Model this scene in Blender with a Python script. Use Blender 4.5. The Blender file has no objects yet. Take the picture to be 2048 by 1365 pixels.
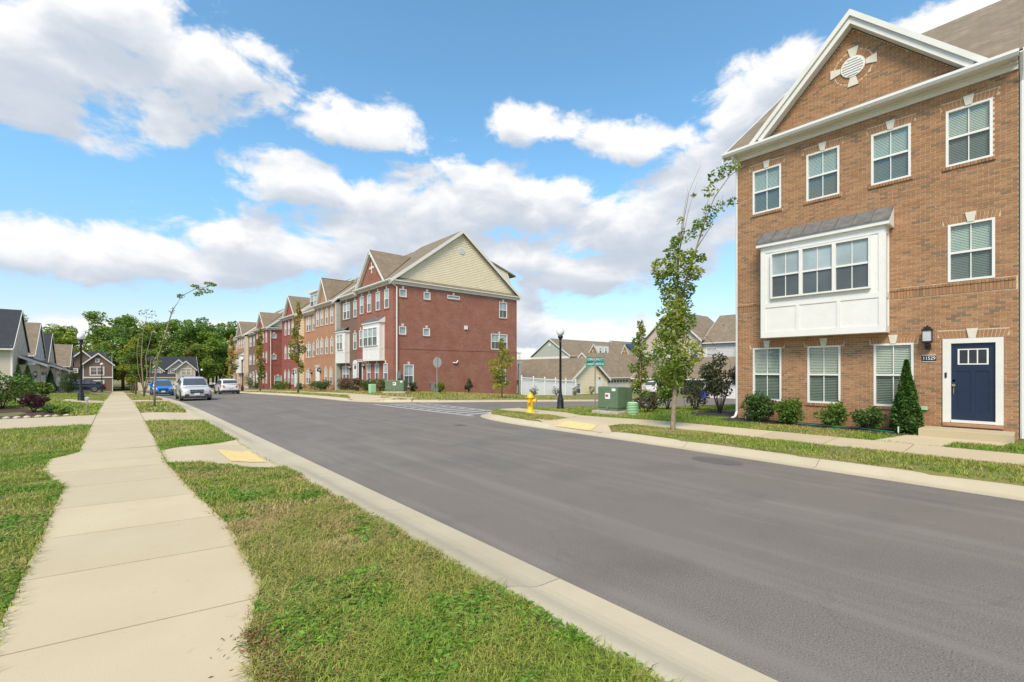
import bpy, bmesh, math, random
import numpy as np
from mathutils import Vector, Matrix
random.seed(7); RNG = np.random.default_rng(11)
rad = math.radians
SC = bpy.context.scene
COL = SC.collection
# ------------------------------------------------------------------ camera
cam = bpy.data.cameras.new('camera'); cam_o = bpy.data.objects.new('camera', cam); COL.objects.link(cam_o)
cam.sensor_width = 36.0; cam.lens = 36.0 * 910 / 2048; cam.shift_y = (741 - 682.5) / 2048
cam.clip_start = 0.05; cam.clip_end = 3000
cam_o.location = (0, 0, 2.0); cam_o.rotation_euler = (rad(90), 0, -rad(40.926))
SC.camera = cam_o
SC.cycles.use_denoising = True
SC.cycles.max_bounces = 6; SC.cycles.diffuse_bounces = 3; SC.cycles.glossy_bounces = 3
SC.cycles.transparent_max_bounces = 8; SC.cycles.transmission_bounces = 3
SC.view_settings.view_transform = 'Standard'; SC.view_settings.look = 'None'
SC.view_settings.gamma = 1.0; SC.view_settings.use_curve_mapping = False
SC.view_settings.exposure = 0.28
# ------------------------------------------------------------------ sky with cumulus
SUN_EL, SUN_AZ = 50.0, -124.0        # azimuth clockwise from +Y
W = bpy.data.worlds.new('World'); SC.world = W; W.use_nodes = True
nt = W.node_tree; N = nt.nodes; L = nt.links; N.clear()
def nd(t, **kw):
    n = N.new(t)
    for k, v in kw.items(): setattr(n, k, v)
    return n
def setin(s, v):
    if isinstance(v, bpy.types.NodeSocket): L.new(v, s)
    else: s.default_value = v
def mth(op, a, b=0.0, c=None, clamp=False):
    n = nd('ShaderNodeMath', operation=op, use_clamp=clamp); setin(n.inputs[0], a); setin(n.inputs[1], b)
    if c is not None: setin(n.inputs[2], c)
    return n.outputs[0]
def vmt(op, a, b=(0, 0, 0)):
    n = nd('ShaderNodeVectorMath', operation=op); setin(n.inputs[0], a); setin(n.inputs[1], b)
    return n
def sstep(x, a, b):
    n = nd('ShaderNodeMapRange', interpolation_type='SMOOTHSTEP'); setin(n.inputs[0], x)
    n.inputs[1].default_value = a; n.inputs[2].default_value = b
    return n.outputs[0]
BLOBS = [(-0.068,0.445,0.16,0.085),(-0.1,0.387,0.126,0.048),(-0.003,0.53,0.1,0.05),(0.14,0.5,0.13,0.07),(0.2,0.55,0.06,0.03),
 (0.06,0.40,0.05,0.03),(0.412,0.471,0.15,0.04),(0.759,0.494,0.1,0.035),(1.0,0.45,0.14,0.034),(1.18,0.47,0.105,0.055),
 (1.263,0.527,0.056,0.032),(0.27,0.36,0.12,0.045),(0.66,0.345,0.3,0.07),(0.978,0.29,0.222,0.083),(1.106,0.36,0.1,0.08),
 (0.452,0.275,0.26,0.06),(-0.06,0.18,0.199,0.04),(0.192,0.205,0.15,0.045),(-0.022,0.07,0.079,0.018),(0.152,0.075,0.09,0.023),
 (0.743,0.1,0.07,0.06),(0.895,0.08,0.148,0.037),(0.809,0.195,0.09,0.018),(1.5,0.51,0.1,0.025),
 (0.62,0.25,0.36,0.06),(0.3,0.24,0.25,0.05),(0.05,0.19,0.22,0.045),(0.95,0.22,0.2,0.05),(1.28,0.4,0.1,0.09)]
tc = nd('ShaderNodeTexCoord'); dirv = tc.outputs['Generated']
sx = nd('ShaderNodeSeparateXYZ'); L.new(dirv, sx.inputs[0])
az = mth('ARCTAN2', sx.outputs[0], sx.outputs[1]); el = mth('ARCSINE', sx.outputs[2])
cmb = nd('ShaderNodeCombineXYZ'); setin(cmb.inputs[0], az); setin(cmb.inputs[1], el)
P0 = cmb.outputs[0]
def noise(vec, scale, detail, rough, dist=0.0):
    n = nd('ShaderNodeTexNoise'); n.inputs['Scale'].default_value = scale; n.inputs['Detail'].default_value = detail
    n.inputs['Roughness'].default_value = rough; n.inputs['Distortion'].default_value = dist; L.new(vec, n.inputs['Vector']); return n.outputs[0]
PW = vmt('MULTIPLY', P0, (1.0, 1.7, 1.0)).outputs[0]
n1 = noise(PW, 8.0, 7, .6, .3)
n2 = noise(vmt('ADD', PW, (-.006, .055, 0)).outputs[0], 8.0, 4, .55, .3)
nb = noise(dirv, 2.6, 2, .5)                                    # the same weather all round, beyond the frame
wrap = sstep(mth('ABSOLUTE', mth('SUBTRACT', az, 0.72)), 0.98, 1.25); high = sstep(el, 0.62, 0.8)
far = mth('ADD', mth('MULTIPLY', mth('SUBTRACT', nb, 0.5), 5.0), mth('SUBTRACT', mth('MULTIPLY', mth('MAXIMUM', wrap, high), 2.2), 2.3))
r0 = r1 = None
for (a, e, ra, re) in BLOBS:
    ia, ie = 1 / (ra * 1.15), 1 / (re * 1.2)
    n = nd('ShaderNodeVectorMath', operation='MULTIPLY_ADD'); L.new(P0, n.inputs[0]); n.inputs[1].default_value = (ia, ie, 0); n.inputs[2].default_value = (-a * ia, -e * ie, 0)
    q0 = vmt('LENGTH', n.outputs[0]).outputs[1]; q1 = vmt('LENGTH', vmt('ADD', n.outputs[0], (-.006 * ia, .055 * ie, 0)).outputs[0]).outputs[1]
    r0 = q0 if r0 is None else mth('MINIMUM', r0, q0); r1 = q1 if r1 is None else mth('MINIMUM', r1, q1)
f0 = mth('MAXIMUM', mth('SUBTRACT', 1.0, r0), far); f1 = mth('MAXIMUM', mth('SUBTRACT', 1.0, r1), far)
d0 = mth('ADD', mth('MAXIMUM', f0, -1.2), mth('MULTIPLY', mth('SUBTRACT', n1, 0.5), 2.5))
d1 = mth('ADD', mth('MAXIMUM', f1, -1.2), mth('MULTIPLY', mth('SUBTRACT', n2, 0.5), 2.2))
alpha = sstep(d0, -0.04, 0.42)
shade = sstep(d1, -0.35, 0.75)                            # cloud mass above a point shades it
lit = mth('SUBTRACT', 1.0, mth('MULTIPLY', shade, 0.9))
lit = mth('ADD', lit, mth('MULTIPLY', mth('SUBTRACT', d0, d1), 0.25), clamp=True)
sky = nd('ShaderNodeTexSky', sky_type='NISHITA'); sky.sun_disc = False
sky.sun_elevation = rad(SUN_EL); sky.sun_rotation = rad(SUN_AZ); sky.air_density = 1.0; sky.dust_density = 0.3; sky.ozone_density = 3.0
cr = nd('ShaderNodeMix', data_type='RGBA'); setin(cr.inputs[0], lit)
cr.inputs[6].default_value = (3.35, 3.75, 4.3, 1); cr.inputs[7].default_value = (5.75, 5.75, 5.8, 1)
low = nd('ShaderNodeMix', data_type='RGBA'); setin(low.inputs[0], sstep(el, -0.02, 0.4))
low.inputs[6].default_value = (1.0, 0.84, 0.83, 1); low.inputs[7].default_value = (1.14, 1.52, 1.44, 1)      # clear blue right down to the horizon
skg = vmt('MULTIPLY', sky.outputs[0], low.outputs[2]).outputs[0]
mixc = nd('ShaderNodeMix', data_type='RGBA'); setin(mixc.inputs[0], alpha); L.new(skg, mixc.inputs[6]); L.new(cr.outputs[2], mixc.inputs[7])
bg = nd('ShaderNodeBackground'); L.new(mixc.outputs[2], bg.inputs[0]); bg.inputs[1].default_value = 0.145
wo = nd('ShaderNodeOutputWorld'); L.new(bg.outputs[0], wo.inputs[0])
# ------------------------------------------------------------------ sun
sl = bpy.data.lights.new('sun', 'SUN'); sl.energy = 3.6; sl.angle = rad(22); sl.color = (1.0, 0.87, 0.7)
so = bpy.data.objects.new('sun', sl); COL.objects.link(so)
sd = Vector((math.sin(rad(SUN_AZ)) * math.cos(rad(SUN_EL)), math.cos(rad(SUN_AZ)) * math.cos(rad(SUN_EL)), math.sin(rad(SUN_EL))))
so.rotation_euler = sd.to_track_quat('Z', 'Y').to_euler()

# ================================================================== materials
MATS = {}
def newmat(name):
    m = bpy.data.materials.new(name); m.use_nodes = True; MATS[name] = m
    t = m.node_tree; b = t.nodes['Principled BSDF']
    return m, t, b
def _mix(t, fac, a, b):
    n = t.nodes.new('ShaderNodeMix'); n.data_type = 'RGBA'
    for i, v in ((0, fac), (6, a), (7, b)):
        if isinstance(v, bpy.types.NodeSocket): t.links.new(v, n.inputs[i])
        else: n.inputs[i].default_value = v if i == 0 else (*v[:3], 1)
    return n.outputs[2]
def _noise(t, vec, scale, detail=4, rough=.55):
    n = t.nodes.new('ShaderNodeTexNoise'); n.inputs['Scale'].default_value = scale; n.inputs['Detail'].default_value = detail; n.inputs['Roughness'].default_value = rough
    if vec is not None: t.links.new(vec, n.inputs['Vector'])
    return n.outputs[0]
def _ramp(t, fac, a, b):
    n = t.nodes.new('ShaderNodeMapRange'); t.links.new(fac, n.inputs[0]); n.inputs[1].default_value = a; n.inputs[2].default_value = b
    return n.outputs[0]
def _obj(t): return t.nodes.new('ShaderNodeTexCoord').outputs['Object']
def _pos(t): return t.nodes.new('ShaderNodeNewGeometry').outputs['Position']
def _bump(t, b, h, strength, dist=.01):
    n = t.nodes.new('ShaderNodeBump'); n.inputs['Strength'].default_value = strength; n.inputs['Distance'].default_value = dist
    t.links.new(h, n.inputs['Height']); t.links.new(n.outputs[0], b.inputs['Normal'])
def M(name, rgb, rough=.6, var=.12, scale=6.0, bump=0.0, metal=0.0, coat=0.0, bscale=None, big=.0):
    m, t, b = newmat(name)
    v = _pos(t)
    lo = tuple(max(0, c * (1 - var)) for c in rgb); hi = tuple(min(1, c * (1 + var)) for c in rgb)
    c = _mix(t, _ramp(t, _noise(t, v, scale), .3, .7), lo, hi)
    if big: c = _mix(t, _ramp(t, _noise(t, v, scale * .12, 5), .42, .68), c, tuple(x * (1 - big) for x in rgb))
    t.links.new(c, b.inputs['Base Color'])
    b.inputs['Roughness'].default_value = rough; b.inputs['Metallic'].default_value = metal
    if coat: b.inputs['Coat Weight'].default_value = coat; b.inputs['Coat Roughness'].default_value = .06
    if bump: _bump(t, b, _noise(t, v, bscale or scale * 6, 3), bump)
    return m
def M_brick(name, c1, c2, mortar, scale=1.0, dark=None):
    m, t, b = newmat(name)
    o = _obj(t); s = t.nodes.new('ShaderNodeSeparateXYZ'); t.links.new(o, s.inputs[0])
    a = t.nodes.new('ShaderNodeMath'); t.links.new(s.outputs[0], a.inputs[0]); t.links.new(s.outputs[1], a.inputs[1])
    c = t.nodes.new('ShaderNodeCombineXYZ'); t.links.new(a.outputs[0], c.inputs[0]); t.links.new(s.outputs[2], c.inputs[1])
    br = t.nodes.new('ShaderNodeTexBrick'); t.links.new(c.outputs[0], br.inputs['Vector'])
    br.inputs['Scale'].default_value = 1.0; br.inputs['Brick Width'].default_value = .203 * scale; br.inputs['Row Height'].default_value = .0677 * scale
    br.inputs['Mortar Size'].default_value = .006 * scale; br.inputs['Mortar Smooth'].default_value = .1; br.inputs['Bias'].default_value = 0
    br.inputs['Color1'].default_value = (*c1, 1); br.inputs['Color2'].default_value = (*c2, 1); br.inputs['Mortar'].default_value = (*mortar, 1)
    col = _mix(t, _ramp(t, _noise(t, o, .9, 5), .35, .75), br.outputs[0], tuple(x * .78 for x in c1))
    col2 = t.nodes.new('ShaderNodeMix'); col2.data_type = 'RGBA'; col2.inputs[0].default_value = .6
    t.links.new(br.outputs[0], col2.inputs[6]); t.links.new(col, col2.inputs[7])
    t.links.new(col2.outputs[2], b.inputs['Base Color']); b.inputs['Roughness'].default_value = .85
    inv = t.nodes.new('ShaderNodeMath'); inv.operation = 'SUBTRACT'; inv.inputs[0].default_value = 1; t.links.new(br.outputs[1], inv.inputs[1])
    _bump(t, b, inv.outputs[0], .5, .006)
    return m
def M_shingle(name, c1, c2):
    m, t, b = newmat(name)
    o = _obj(t); s = t.nodes.new('ShaderNodeSeparateXYZ'); t.links.new(o, s.inputs[0])
    a = t.nodes.new('ShaderNodeMath'); t.links.new(s.outputs[0], a.inputs[0]); t.links.new(s.outputs[1], a.inputs[1])
    c = t.nodes.new('ShaderNodeCombineXYZ'); t.links.new(a.outputs[0], c.inputs[0]); t.links.new(s.outputs[2], c.inputs[1])
    br = t.nodes.new('ShaderNodeTexBrick'); t.links.new(c.outputs[0], br.inputs['Vector'])
    br.inputs['Scale'].default_value = 1.0; br.inputs['Brick Width'].default_value = .22; br.inputs['Row Height'].default_value = .088
    br.inputs['Mortar Size'].default_value = .008; br.inputs['Mortar Smooth'].default_value = .6
    br.inputs['Color1'].default_value = (*c1, 1); br.inputs['Color2'].default_value = (*c2, 1); br.inputs['Mortar'].default_value = (*[x * .45 for x in c1], 1)
    col = _mix(t, _ramp(t, _noise(t, o, 1.3, 6), .3, .75), br.outputs[0], tuple(x * .8 for x in c2))
    t.links.new(col, b.inputs['Base Color']); b.inputs['Roughness'].default_value = .92
    _bump(t, b, _noise(t, o, 60, 3), .4, .01)
    return m
def M_glass(name, tint=(.5, .56, .55), refl=.9):
    m, t, b = newmat(name); t.nodes.remove(b)
    out = t.nodes['Material Output']
    tr = t.nodes.new('ShaderNodeBsdfTransparent'); tr.inputs[0].default_value = (*tint, 1)
    gl = t.nodes.new('ShaderNodeBsdfGlossy'); gl.inputs['Roughness'].default_value = .03; gl.inputs[0].default_value = (refl, refl, refl, 1)
    lw = t.nodes.new('ShaderNodeLayerWeight'); pw = t.nodes.new('ShaderNodeMath'); pw.operation = 'POWER'; t.links.new(lw.outputs['Facing'], pw.inputs[0]); pw.inputs[1].default_value = 4.0
    fr = t.nodes.new('ShaderNodeMath'); fr.operation = 'MULTIPLY_ADD'; t.links.new(pw.outputs[0], fr.inputs[0]); fr.inputs[1].default_value = .8; fr.inputs[2].default_value = .09
    mx = t.nodes.new('ShaderNodeMixShader'); t.links.new(fr.outputs[0], mx.inputs[0]); t.links.new(tr.outputs[0], mx.inputs[1]); t.links.new(gl.outputs[0], mx.inputs[2])
    t.links.new(mx.outputs[0], out.inputs[0])
    return m
def M_attr(name, rough=.6, trans=.25, var=.25):
    """leaves and blades: colour from the 'Col' attribute, a little light through them"""
    m, t, b = newmat(name)
    a = t.nodes.new('ShaderNodeAttribute'); a.attribute_name = 'Col'
    t.links.new(a.outputs[0], b.inputs['Base Color']); b.inputs['Roughness'].default_value = rough
    b.inputs['Specular IOR Level'].default_value = .3
    if trans:
        out = t.nodes['Material Output']
        tl = t.nodes.new('ShaderNodeBsdfTranslucent'); t.links.new(a.outputs[0], tl.inputs[0])
        mx = t.nodes.new('ShaderNodeMixShader'); mx.inputs[0].default_value = trans
        t.links.new(b.outputs[0], mx.inputs[1]); t.links.new(tl.outputs[0], mx.inputs[2]); t.links.new(mx.outputs[0], out.inputs[0])
    return m

# asphalt: aggregate speckle, worn streaks along the lane, hairline cracks
m, t, b = newmat('asphalt'); v = _pos(t)
sp = _noise(t, v, 75, 4, .85); sp2 = _noise(t, v, 130, 2, .7); bg_ = _noise(t, v, .55, 6)
mp = t.nodes.new('ShaderNodeMapping'); mp.inputs['Scale'].default_value = (1.3, .07, 1); t.links.new(v, mp.inputs[0]); st = _noise(t, mp.outputs[0], 1.9, 6)
c = _mix(t, _ramp(t, sp, .36, .66), (.064, .054, .045), (.29, .25, .21)); c = _mix(t, _ramp(t, sp2, .62, .72), c, (.4, .36, .33))
w_ = _mix(t, .62, c, (.225, .198, .17)); c = _mix(t, _ramp(t, st, .48, .66), c, w_); d_ = _mix(t, .45, c, (.09, .081, .075)); c = _mix(t, _ramp(t, bg_, .5, .72), c, d_)
vo = t.nodes.new('ShaderNodeTexVoronoi'); vo.feature = 'DISTANCE_TO_EDGE'; vo.inputs['Scale'].default_value = .16
wn = t.nodes.new('ShaderNodeTexNoise'); wn.inputs['Scale'].default_value = .9; wn.inputs['Detail'].default_value = 6; t.links.new(v, wn.inputs['Vector'])
va = t.nodes.new('ShaderNodeVectorMath'); va.operation = 'MULTIPLY_ADD'; t.links.new(wn.outputs[1], va.inputs[0]); va.inputs[1].default_value = (2.2, 2.2, 0); t.links.new(v, va.inputs[2]); t.links.new(va.outputs[0], vo.inputs['Vector'])
ck = t.nodes.new('ShaderNodeMapRange'); t.links.new(vo.outputs[0], ck.inputs[0]); ck.inputs[1].default_value = .0; ck.inputs[2].default_value = .004; ck.inputs[3].default_value = .14; ck.inputs[4].default_value = 0
c = _mix(t, ck.outputs[0], c, (.035, .032, .03))
t.links.new(c, b.inputs['Base Color']); b.inputs['Roughness'].default_value = .88; _bump(t, b, sp, .35, .005)
def M_conc(name, rgb, stain):
    m, t, b = newmat(name); v = _pos(t)
    oi = t.nodes.new('ShaderNodeObjectInfo')
    c = _mix(t, _ramp(t, _noise(t, v, 1.1, 6, .6), .35, .75), rgb, stain)
    c = _mix(t, _ramp(t, _noise(t, v, 140, 2), .35, .7), c, tuple(x * .82 for x in rgb))
    c = _mix(t, _ramp(t, _noise(t, v, 5.5, 7, .7), .62, .8), c, tuple(x * .72 for x in stain))
    mu = t.nodes.new('ShaderNodeMapRange'); t.links.new(oi.outputs['Random'], mu.inputs[0]); mu.inputs[3].default_value = .93; mu.inputs[4].default_value = 1.04
    vm = t.nodes.new('ShaderNodeVectorMath'); vm.operation = 'SCALE'; t.links.new(c, vm.inputs[0]); t.links.new(mu.outputs[0], vm.inputs[3])
    t.links.new(vm.outputs[0], b.inputs['Base Color']); b.inputs['Roughness'].default_value = .88
    _bump(t, b, _noise(t, v, 160, 2), .25, .004)
M_conc('concrete', (.585, .485, .32), (.51, .41, .26)); M_conc('kerb_concrete', (.56, .485, .345), (.47, .39, .26)); M_conc('step_concrete', (.55, .46, .29), (.5, .41, .26))
m, t, b = newmat('lawn_soil'); v = _pos(t)
c = _mix(t, _ramp(t, _noise(t, v, 1.2, 6), .35, .65), (.15, .17, .04), (.27, .22, .09)); c = _mix(t, _ramp(t, _noise(t, v, 26, 4), .35, .7), c, (.11, .13, .03)); c = _mix(t, _ramp(t, _noise(t, v, .16, 4), .45, .62), c, (.22, .2, .06))
t.links.new(c, b.inputs['Base Color']); b.inputs['Roughness'].default_value = .95; _bump(t, b, _noise(t, v, 45, 4), .8, .03)
M('mulch', (.075, .04, .028), .95, .5, 30, .9); M('dark_mulch', (.032, .026, .024), .95, .5, 30, .9); M('straw_mulch', (.33, .22, .12), .95, .4, 30, .8)
M('tactile', (.72, .52, .22), .7, .12, 8, .1); M('road_paint', (.46, .45, .43), .7, .25, 14, .1); M('patch', (.12, .108, .096), .7, .3, 30, .3)
M('white_paint', (.76, .75, .71), .45, .03, 3); M('white_trim', (.72, .71, .655), .5, .04, 2); M('white_vinyl', (.78, .79, .79), .35, .03, 2)
M('keystone', (.66, .62, .52), .7, .06, 9); M('mortar', (.6, .48, .32), .95, .15, 20, .3)
M_brick('brick_red', (.31, .088, .052), (.16, .042, .03), (.6, .42, .31)); M_brick('brick_red2', (.33, .075, .05), (.22, .05, .035), (.4, .2, .15))
M_brick('brick_tan', (.47, .235, .12), (.36, .165, .085), (.48, .34, .23)); M_brick('brick_brown', (.2, .115, .078), (.145, .08, .058), (.32, .24, .18))
M_brick('brick_dark', (.17, .045, .04), (.12, .03, .03), (.3, .22, .18))
M_shingle('shingle_brown', (.31, .245, .165), (.215, .168, .113)); M_shingle('shingle_slate', (.05, .055, .063), (.035, .038, .045))
M('siding_cream', (.76, .66, .46), .6, .04, 2); M('siding_beige', (.6, .53, .4), .6, .04, 2); M('siding_sage', (.42, .44, .38), .6, .04, 2); M('siding_grey', (.62, .61, .6), .6, .04, 2)
M('siding_brown', (.19, .12, .075), .6, .05, 2); M('siding_tan', (.55, .48, .37), .6, .04, 2); M('siding_white', (.7, .69, .67), .55, .03, 2); M('siding_taupe', (.27, .24, .2), .6, .05, 2)
M('metal_roof', (.19, .19, .185), .4, .25, 5, 0, .25); M('drain_metal', (.72, .71, .68), .45, .04, 3)
M_glass('glass_near', (.8, .88, .84)); M_glass('glass_screen', (.5, .56, .54))
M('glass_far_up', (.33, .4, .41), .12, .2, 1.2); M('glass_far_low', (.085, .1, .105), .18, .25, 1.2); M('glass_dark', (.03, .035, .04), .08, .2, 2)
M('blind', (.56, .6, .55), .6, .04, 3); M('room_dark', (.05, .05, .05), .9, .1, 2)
M('door_navy', (.01, .022, .058), .35, .1, 4); M('door_white', (.74, .74, .72), .4, .03, 3); M('door_black', (.02, .02, .022), .35, .1, 3); M('brass', (.62, .52, .33), .3, .1, 6, 0, .9)
M('black_metal', (.012, .012, .013), .38, .2, 5); M('lamp_glass', (.5, .52, .54), .2, .05, 3); M('globe', (.8, .81, .82), .25, .03, 3); M('sign_green', (.0, .23, .17), .45, .08, 5); M('sign_white', (.85, .87, .85), .5, .02, 4)
M('galvanised', (.36, .36, .34), .5, .15, 8, 0, .6); M('hydrant_yellow', (.75, .46, .02), .4, .12, 6); M('cabinet_green', (.12, .18, .1), .45, .1, 4, .05); M('pedestal_green', (.36, .58, .33), .5, .06, 4); M('label_white', (.8, .8, .8), .5, .03, 6); M('label_red', (.5, .06, .08), .5, .1, 6)
M('bark_young', (.27, .205, .145), .9, .3, 14, .6); M('bark', (.12, .09, .065), .95, .35, 6, .6); M('hose', (.02, .26, .12), .4, .1, 4); M('bin_blue', (.02, .035, .25), .4, .1, 4)
M('stone', (.5, .42, .34), .85, .3, 9, .4); M('terracotta', (.3, .11, .06), .8, .2, 9)
M('paint_silver', (.66, .65, .63), .32, .04, 3, 0, .35, .8); M('paint_blue', (.012, .2, .62), .28, .05, 3, 0, .2, .9); M('paint_white', (.72, .72, .71), .28, .03, 3, 0, 0, .9); M('paint_navy', (.008, .008, .03), .22, .08, 3, 0, .2, .9)
M('car_glass', (.075, .085, .1), .06, .1, 1); M('tyre', (.018, .018, .018), .8, .2, 12); M('rim', (.5, .5, .5), .3, .1, 5, 0, .8); M('car_plastic', (.03, .03, .032), .6, .15, 6); M('tail_red', (.45, .012, .018), .2, .1, 5); M('head_lamp', (.6, .6, .55), .12, .15, 9); M('plate', (.55, .7, .82), .4, .1, 20); M('chrome', (.75, .75, .75), .15, .05, 4, 0, .9); M('gold', (.6, .42, .1), .3, .1, 4, 0, .7)
M_attr('leaf', .55, .3); M_attr('grass_blade', .6, .3)
def brick_piece_mat(name, attr):
    m, t, b = newmat(name)
    if attr:
        a = t.nodes.new('ShaderNodeAttribute'); a.attribute_name = 'Rnd'; f = a.outputs['Fac']
    else: f = t.nodes.new('ShaderNodeObjectInfo').outputs['Random']
    r = t.nodes.new('ShaderNodeValToRGB'); t.links.new(f, r.inputs[0])
    cols = [(0, (.325, .165, .08)), (.2, (.385, .2, .098)), (.42, (.43, .233, .116)), (.6, (.335, .162, .079)), (.76, (.3, .168, .088)), (.84, (.405, .22, .112)), (.93, (.23, .15, .085)), (1, (.19, .135, .085))]
    e = r.color_ramp.elements
    while len(e) < len(cols): e.new(.5)
    for i, (p, c) in enumerate(cols): e[i].position = p; e[i].color = (*c, 1)
    v = _pos(t)
    c = _mix(t, _ramp(t, _noise(t, v, 28, 4), .45, .8), r.outputs[0], (.26, .15, .08))
    t.links.new(c, b.inputs['Base Color']); b.inputs['Roughness'].default_value = .9; _bump(t, b, _noise(t, v, 120, 3), .35, .004)
brick_piece_mat('brick_single', False); brick_piece_mat('brick_field', True)

# ================================================================== helpers
def link(o, parent=None):
    COL.objects.link(o)
    if parent is not None: o.parent = parent
    return o
def tag(o, label=None, cat=None, group=None, kind=None):
    for k, v in (('label', label), ('category', cat), ('group', group), ('kind', kind)):
        if v: o[k] = v
    return o
def thing(name, label, cat, loc=(0, 0, 0), rz=0.0, group=None, kind=None):
    o = bpy.data.objects.new(name, None); link(o); o.location = loc; o.rotation_euler = (0, 0, rz); o.empty_display_size = .3
    return tag(o, label, cat, group, kind)
def copy_tree(o, parent=None):
    c = o.copy(); COL.objects.link(c); c.parent = parent
    for ch in o.children: copy_tree(ch, c)
    return c
class MB:
    def __init__(s): s.v = []; s.f = []
    def add(s, vs, fs):
        k = len(s.v); s.v += [tuple(p) for p in vs]; s.f += [tuple(i + k for i in f) for f in fs]; return s
    def box(s, x0, x1, y0, y1, z0, z1, fr=None):
        vs = [(x, y, z) for z in (z0, z1) for y in (y0, y1) for x in (x0, x1)]
        if fr: vs = [fr(*p) for p in vs]
        return s.add(vs, [(0, 2, 3, 1), (4, 5, 7, 6), (0, 1, 5, 4), (1, 3, 7, 5), (3, 2, 6, 7), (2, 0, 4, 6)])
    def poly(s, pts): return s.add(pts, [tuple(range(len(pts)))])
    def prism(s, pts, d):
        """polygon pts (3-D) pushed by vector d"""
        n = len(pts); q = [tuple(a + b for a, b in zip(p, d)) for p in pts]
        return s.add(list(pts) + q, [tuple(range(n))[::-1], tuple(range(n, 2 * n))] + [(i, (i + 1) % n, n + (i + 1) % n, n + i) for i in range(n)])
    def slab(s, pts, th):
        """roof slab: polygon thickened along its normal downwards"""
        a, b, c = (Vector(pts[i]) for i in (0, 1, 2)); n = (b - a).cross(c - a).normalized()
        if n.z > 0: n = -n
        return s.prism(pts, n * th)
    def lathe(s, prof, n=20, c=(0, 0, 0), axis='z'):
        k = len(s.v)
        for r, z in prof:
            for i in range(n):
                a = 2 * math.pi * i / n; p = (r * math.cos(a), r * math.sin(a), z)
                if axis == 'x': p = (p[2], p[0], p[1])
                if axis == 'y': p = (p[0], p[2], p[1])
                s.v.append((p[0] + c[0], p[1] + c[1], p[2] + c[2]))
        m = len(prof)
        for j in range(m - 1):
            for i in range(n): s.f.append((k + j * n + i, k + j * n + (i + 1) % n, k + (j + 1) * n + (i + 1) % n, k + (j + 1) * n + i))
        s.f.append(tuple(k + i for i in range(n))[::-1]); s.f.append(tuple(k + (m - 1) * n + i for i in range(n)))
        return s
    def tube(s, pts, rs, n=7):
        k = len(s.v); P = [Vector(p) for p in pts]
        if not hasattr(rs, '__len__'): rs = [rs] * len(P)
        for i, p in enumerate(P):
            d = (P[min(i + 1, len(P) - 1)] - P[max(i - 1, 0)]).normalized()
            u = d.cross(Vector((0, 0, 1)) if abs(d.z) < .9 else Vector((1, 0, 0))).normalized(); w = d.cross(u)
            for j in range(n):
                a = 2 * math.pi * j / n; s.v.append(tuple(p + (u * math.cos(a) + w * math.sin(a)) * rs[i]))
        for i in range(len(P) - 1):
            for j in range(n): s.f.append((k + i * n + j, k + i * n + (j + 1) % n, k + (i + 1) * n + (j + 1) % n, k + (i + 1) * n + j))
        s.f.append(tuple(k + j for j in range(n))[::-1]); s.f.append(tuple(k + (len(P) - 1) * n + j for j in range(n)))
        return s
    def mesh(s, name, mat, smooth=False):
        me = bpy.data.meshes.new(name); me.from_pydata(s.v, [], s.f); me.materials.append(MATS[mat])
        if smooth: me.polygons.foreach_set('use_smooth', [True] * len(me.polygons))
        me.update(); return me
    def build(s, name, mat, parent=None, smooth=False, loc=None, fix=True, bevel=0):
        me = s.mesh(name, mat, smooth)
        if fix and len(s.f) < 4000:
            bm = bmesh.new(); bm.from_mesh(me); bmesh.ops.recalc_face_normals(bm, faces=bm.faces)
            if bevel: bmesh.ops.bevel(bm, geom=bm.edges[:], offset=bevel, segments=2, affect='EDGES', profile=.6)
            bm.to_mesh(me); bm.free()
            if smooth: me.polygons.foreach_set('use_smooth', [True] * len(me.polygons))
        o = bpy.data.objects.new(name, me); link(o, parent)
        if loc: o.location = loc
        return o
def np_mesh(name, V, F, mat, col=None, parent=None, smooth=False, attr=None):
    """V (n,3), F (m,k) arrays; col (n,3) per vertex"""
    me = bpy.data.meshes.new(name); n, (mf, k) = len(V), F.shape
    me.vertices.add(n); me.vertices.foreach_set('co', V.astype(np.float32).ravel())
    me.loops.add(mf * k); me.loops.foreach_set('vertex_index', F.astype(np.int32).ravel())
    me.polygons.add(mf); me.polygons.foreach_set('loop_start', np.arange(0, mf * k, k, dtype=np.int32))
    me.update(calc_edges=True)
    me.polygons.foreach_set('use_smooth', np.full(mf, bool(smooth))); me.materials.append(MATS[mat])
    if col is not None:
        a = me.color_attributes.new('Col', 'FLOAT_COLOR', 'POINT'); a.data.foreach_set('color', np.c_[col, np.ones(n)].astype(np.float32).ravel())
    if attr is not None:
        a = me.attributes.new('Rnd', 'FLOAT', 'POINT'); a.data.foreach_set('value', attr.astype(np.float32))
    o = bpy.data.objects.new(name, me); link(o, parent); return o
def text_mesh(name, body, size, mat, parent, mtx, width=None, ext=.002):
    cu = bpy.data.curves.new(name, 'FONT'); cu.body = body; cu.size = size; cu.align_x = 'CENTER'; cu.align_y = 'CENTER'; cu.extrude = ext
    to = bpy.data.objects.new('tmp', cu); COL.objects.link(to); bpy.context.view_layer.update()
    me = bpy.data.meshes.new_from_object(to.evaluated_get(bpy.context.evaluated_depsgraph_get()))
    bpy.data.objects.remove(to)
    if width:
        xs = [v.co.x for v in me.vertices]; k = width / (max(xs) - min(xs))
        for v in me.vertices: v.co.x *= k
    me.materials.clear(); me.materials.append(MATS[mat]); me.name = name
    o = bpy.data.objects.new(name, me); link(o, parent); o.matrix_local = mtx
    return o

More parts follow.
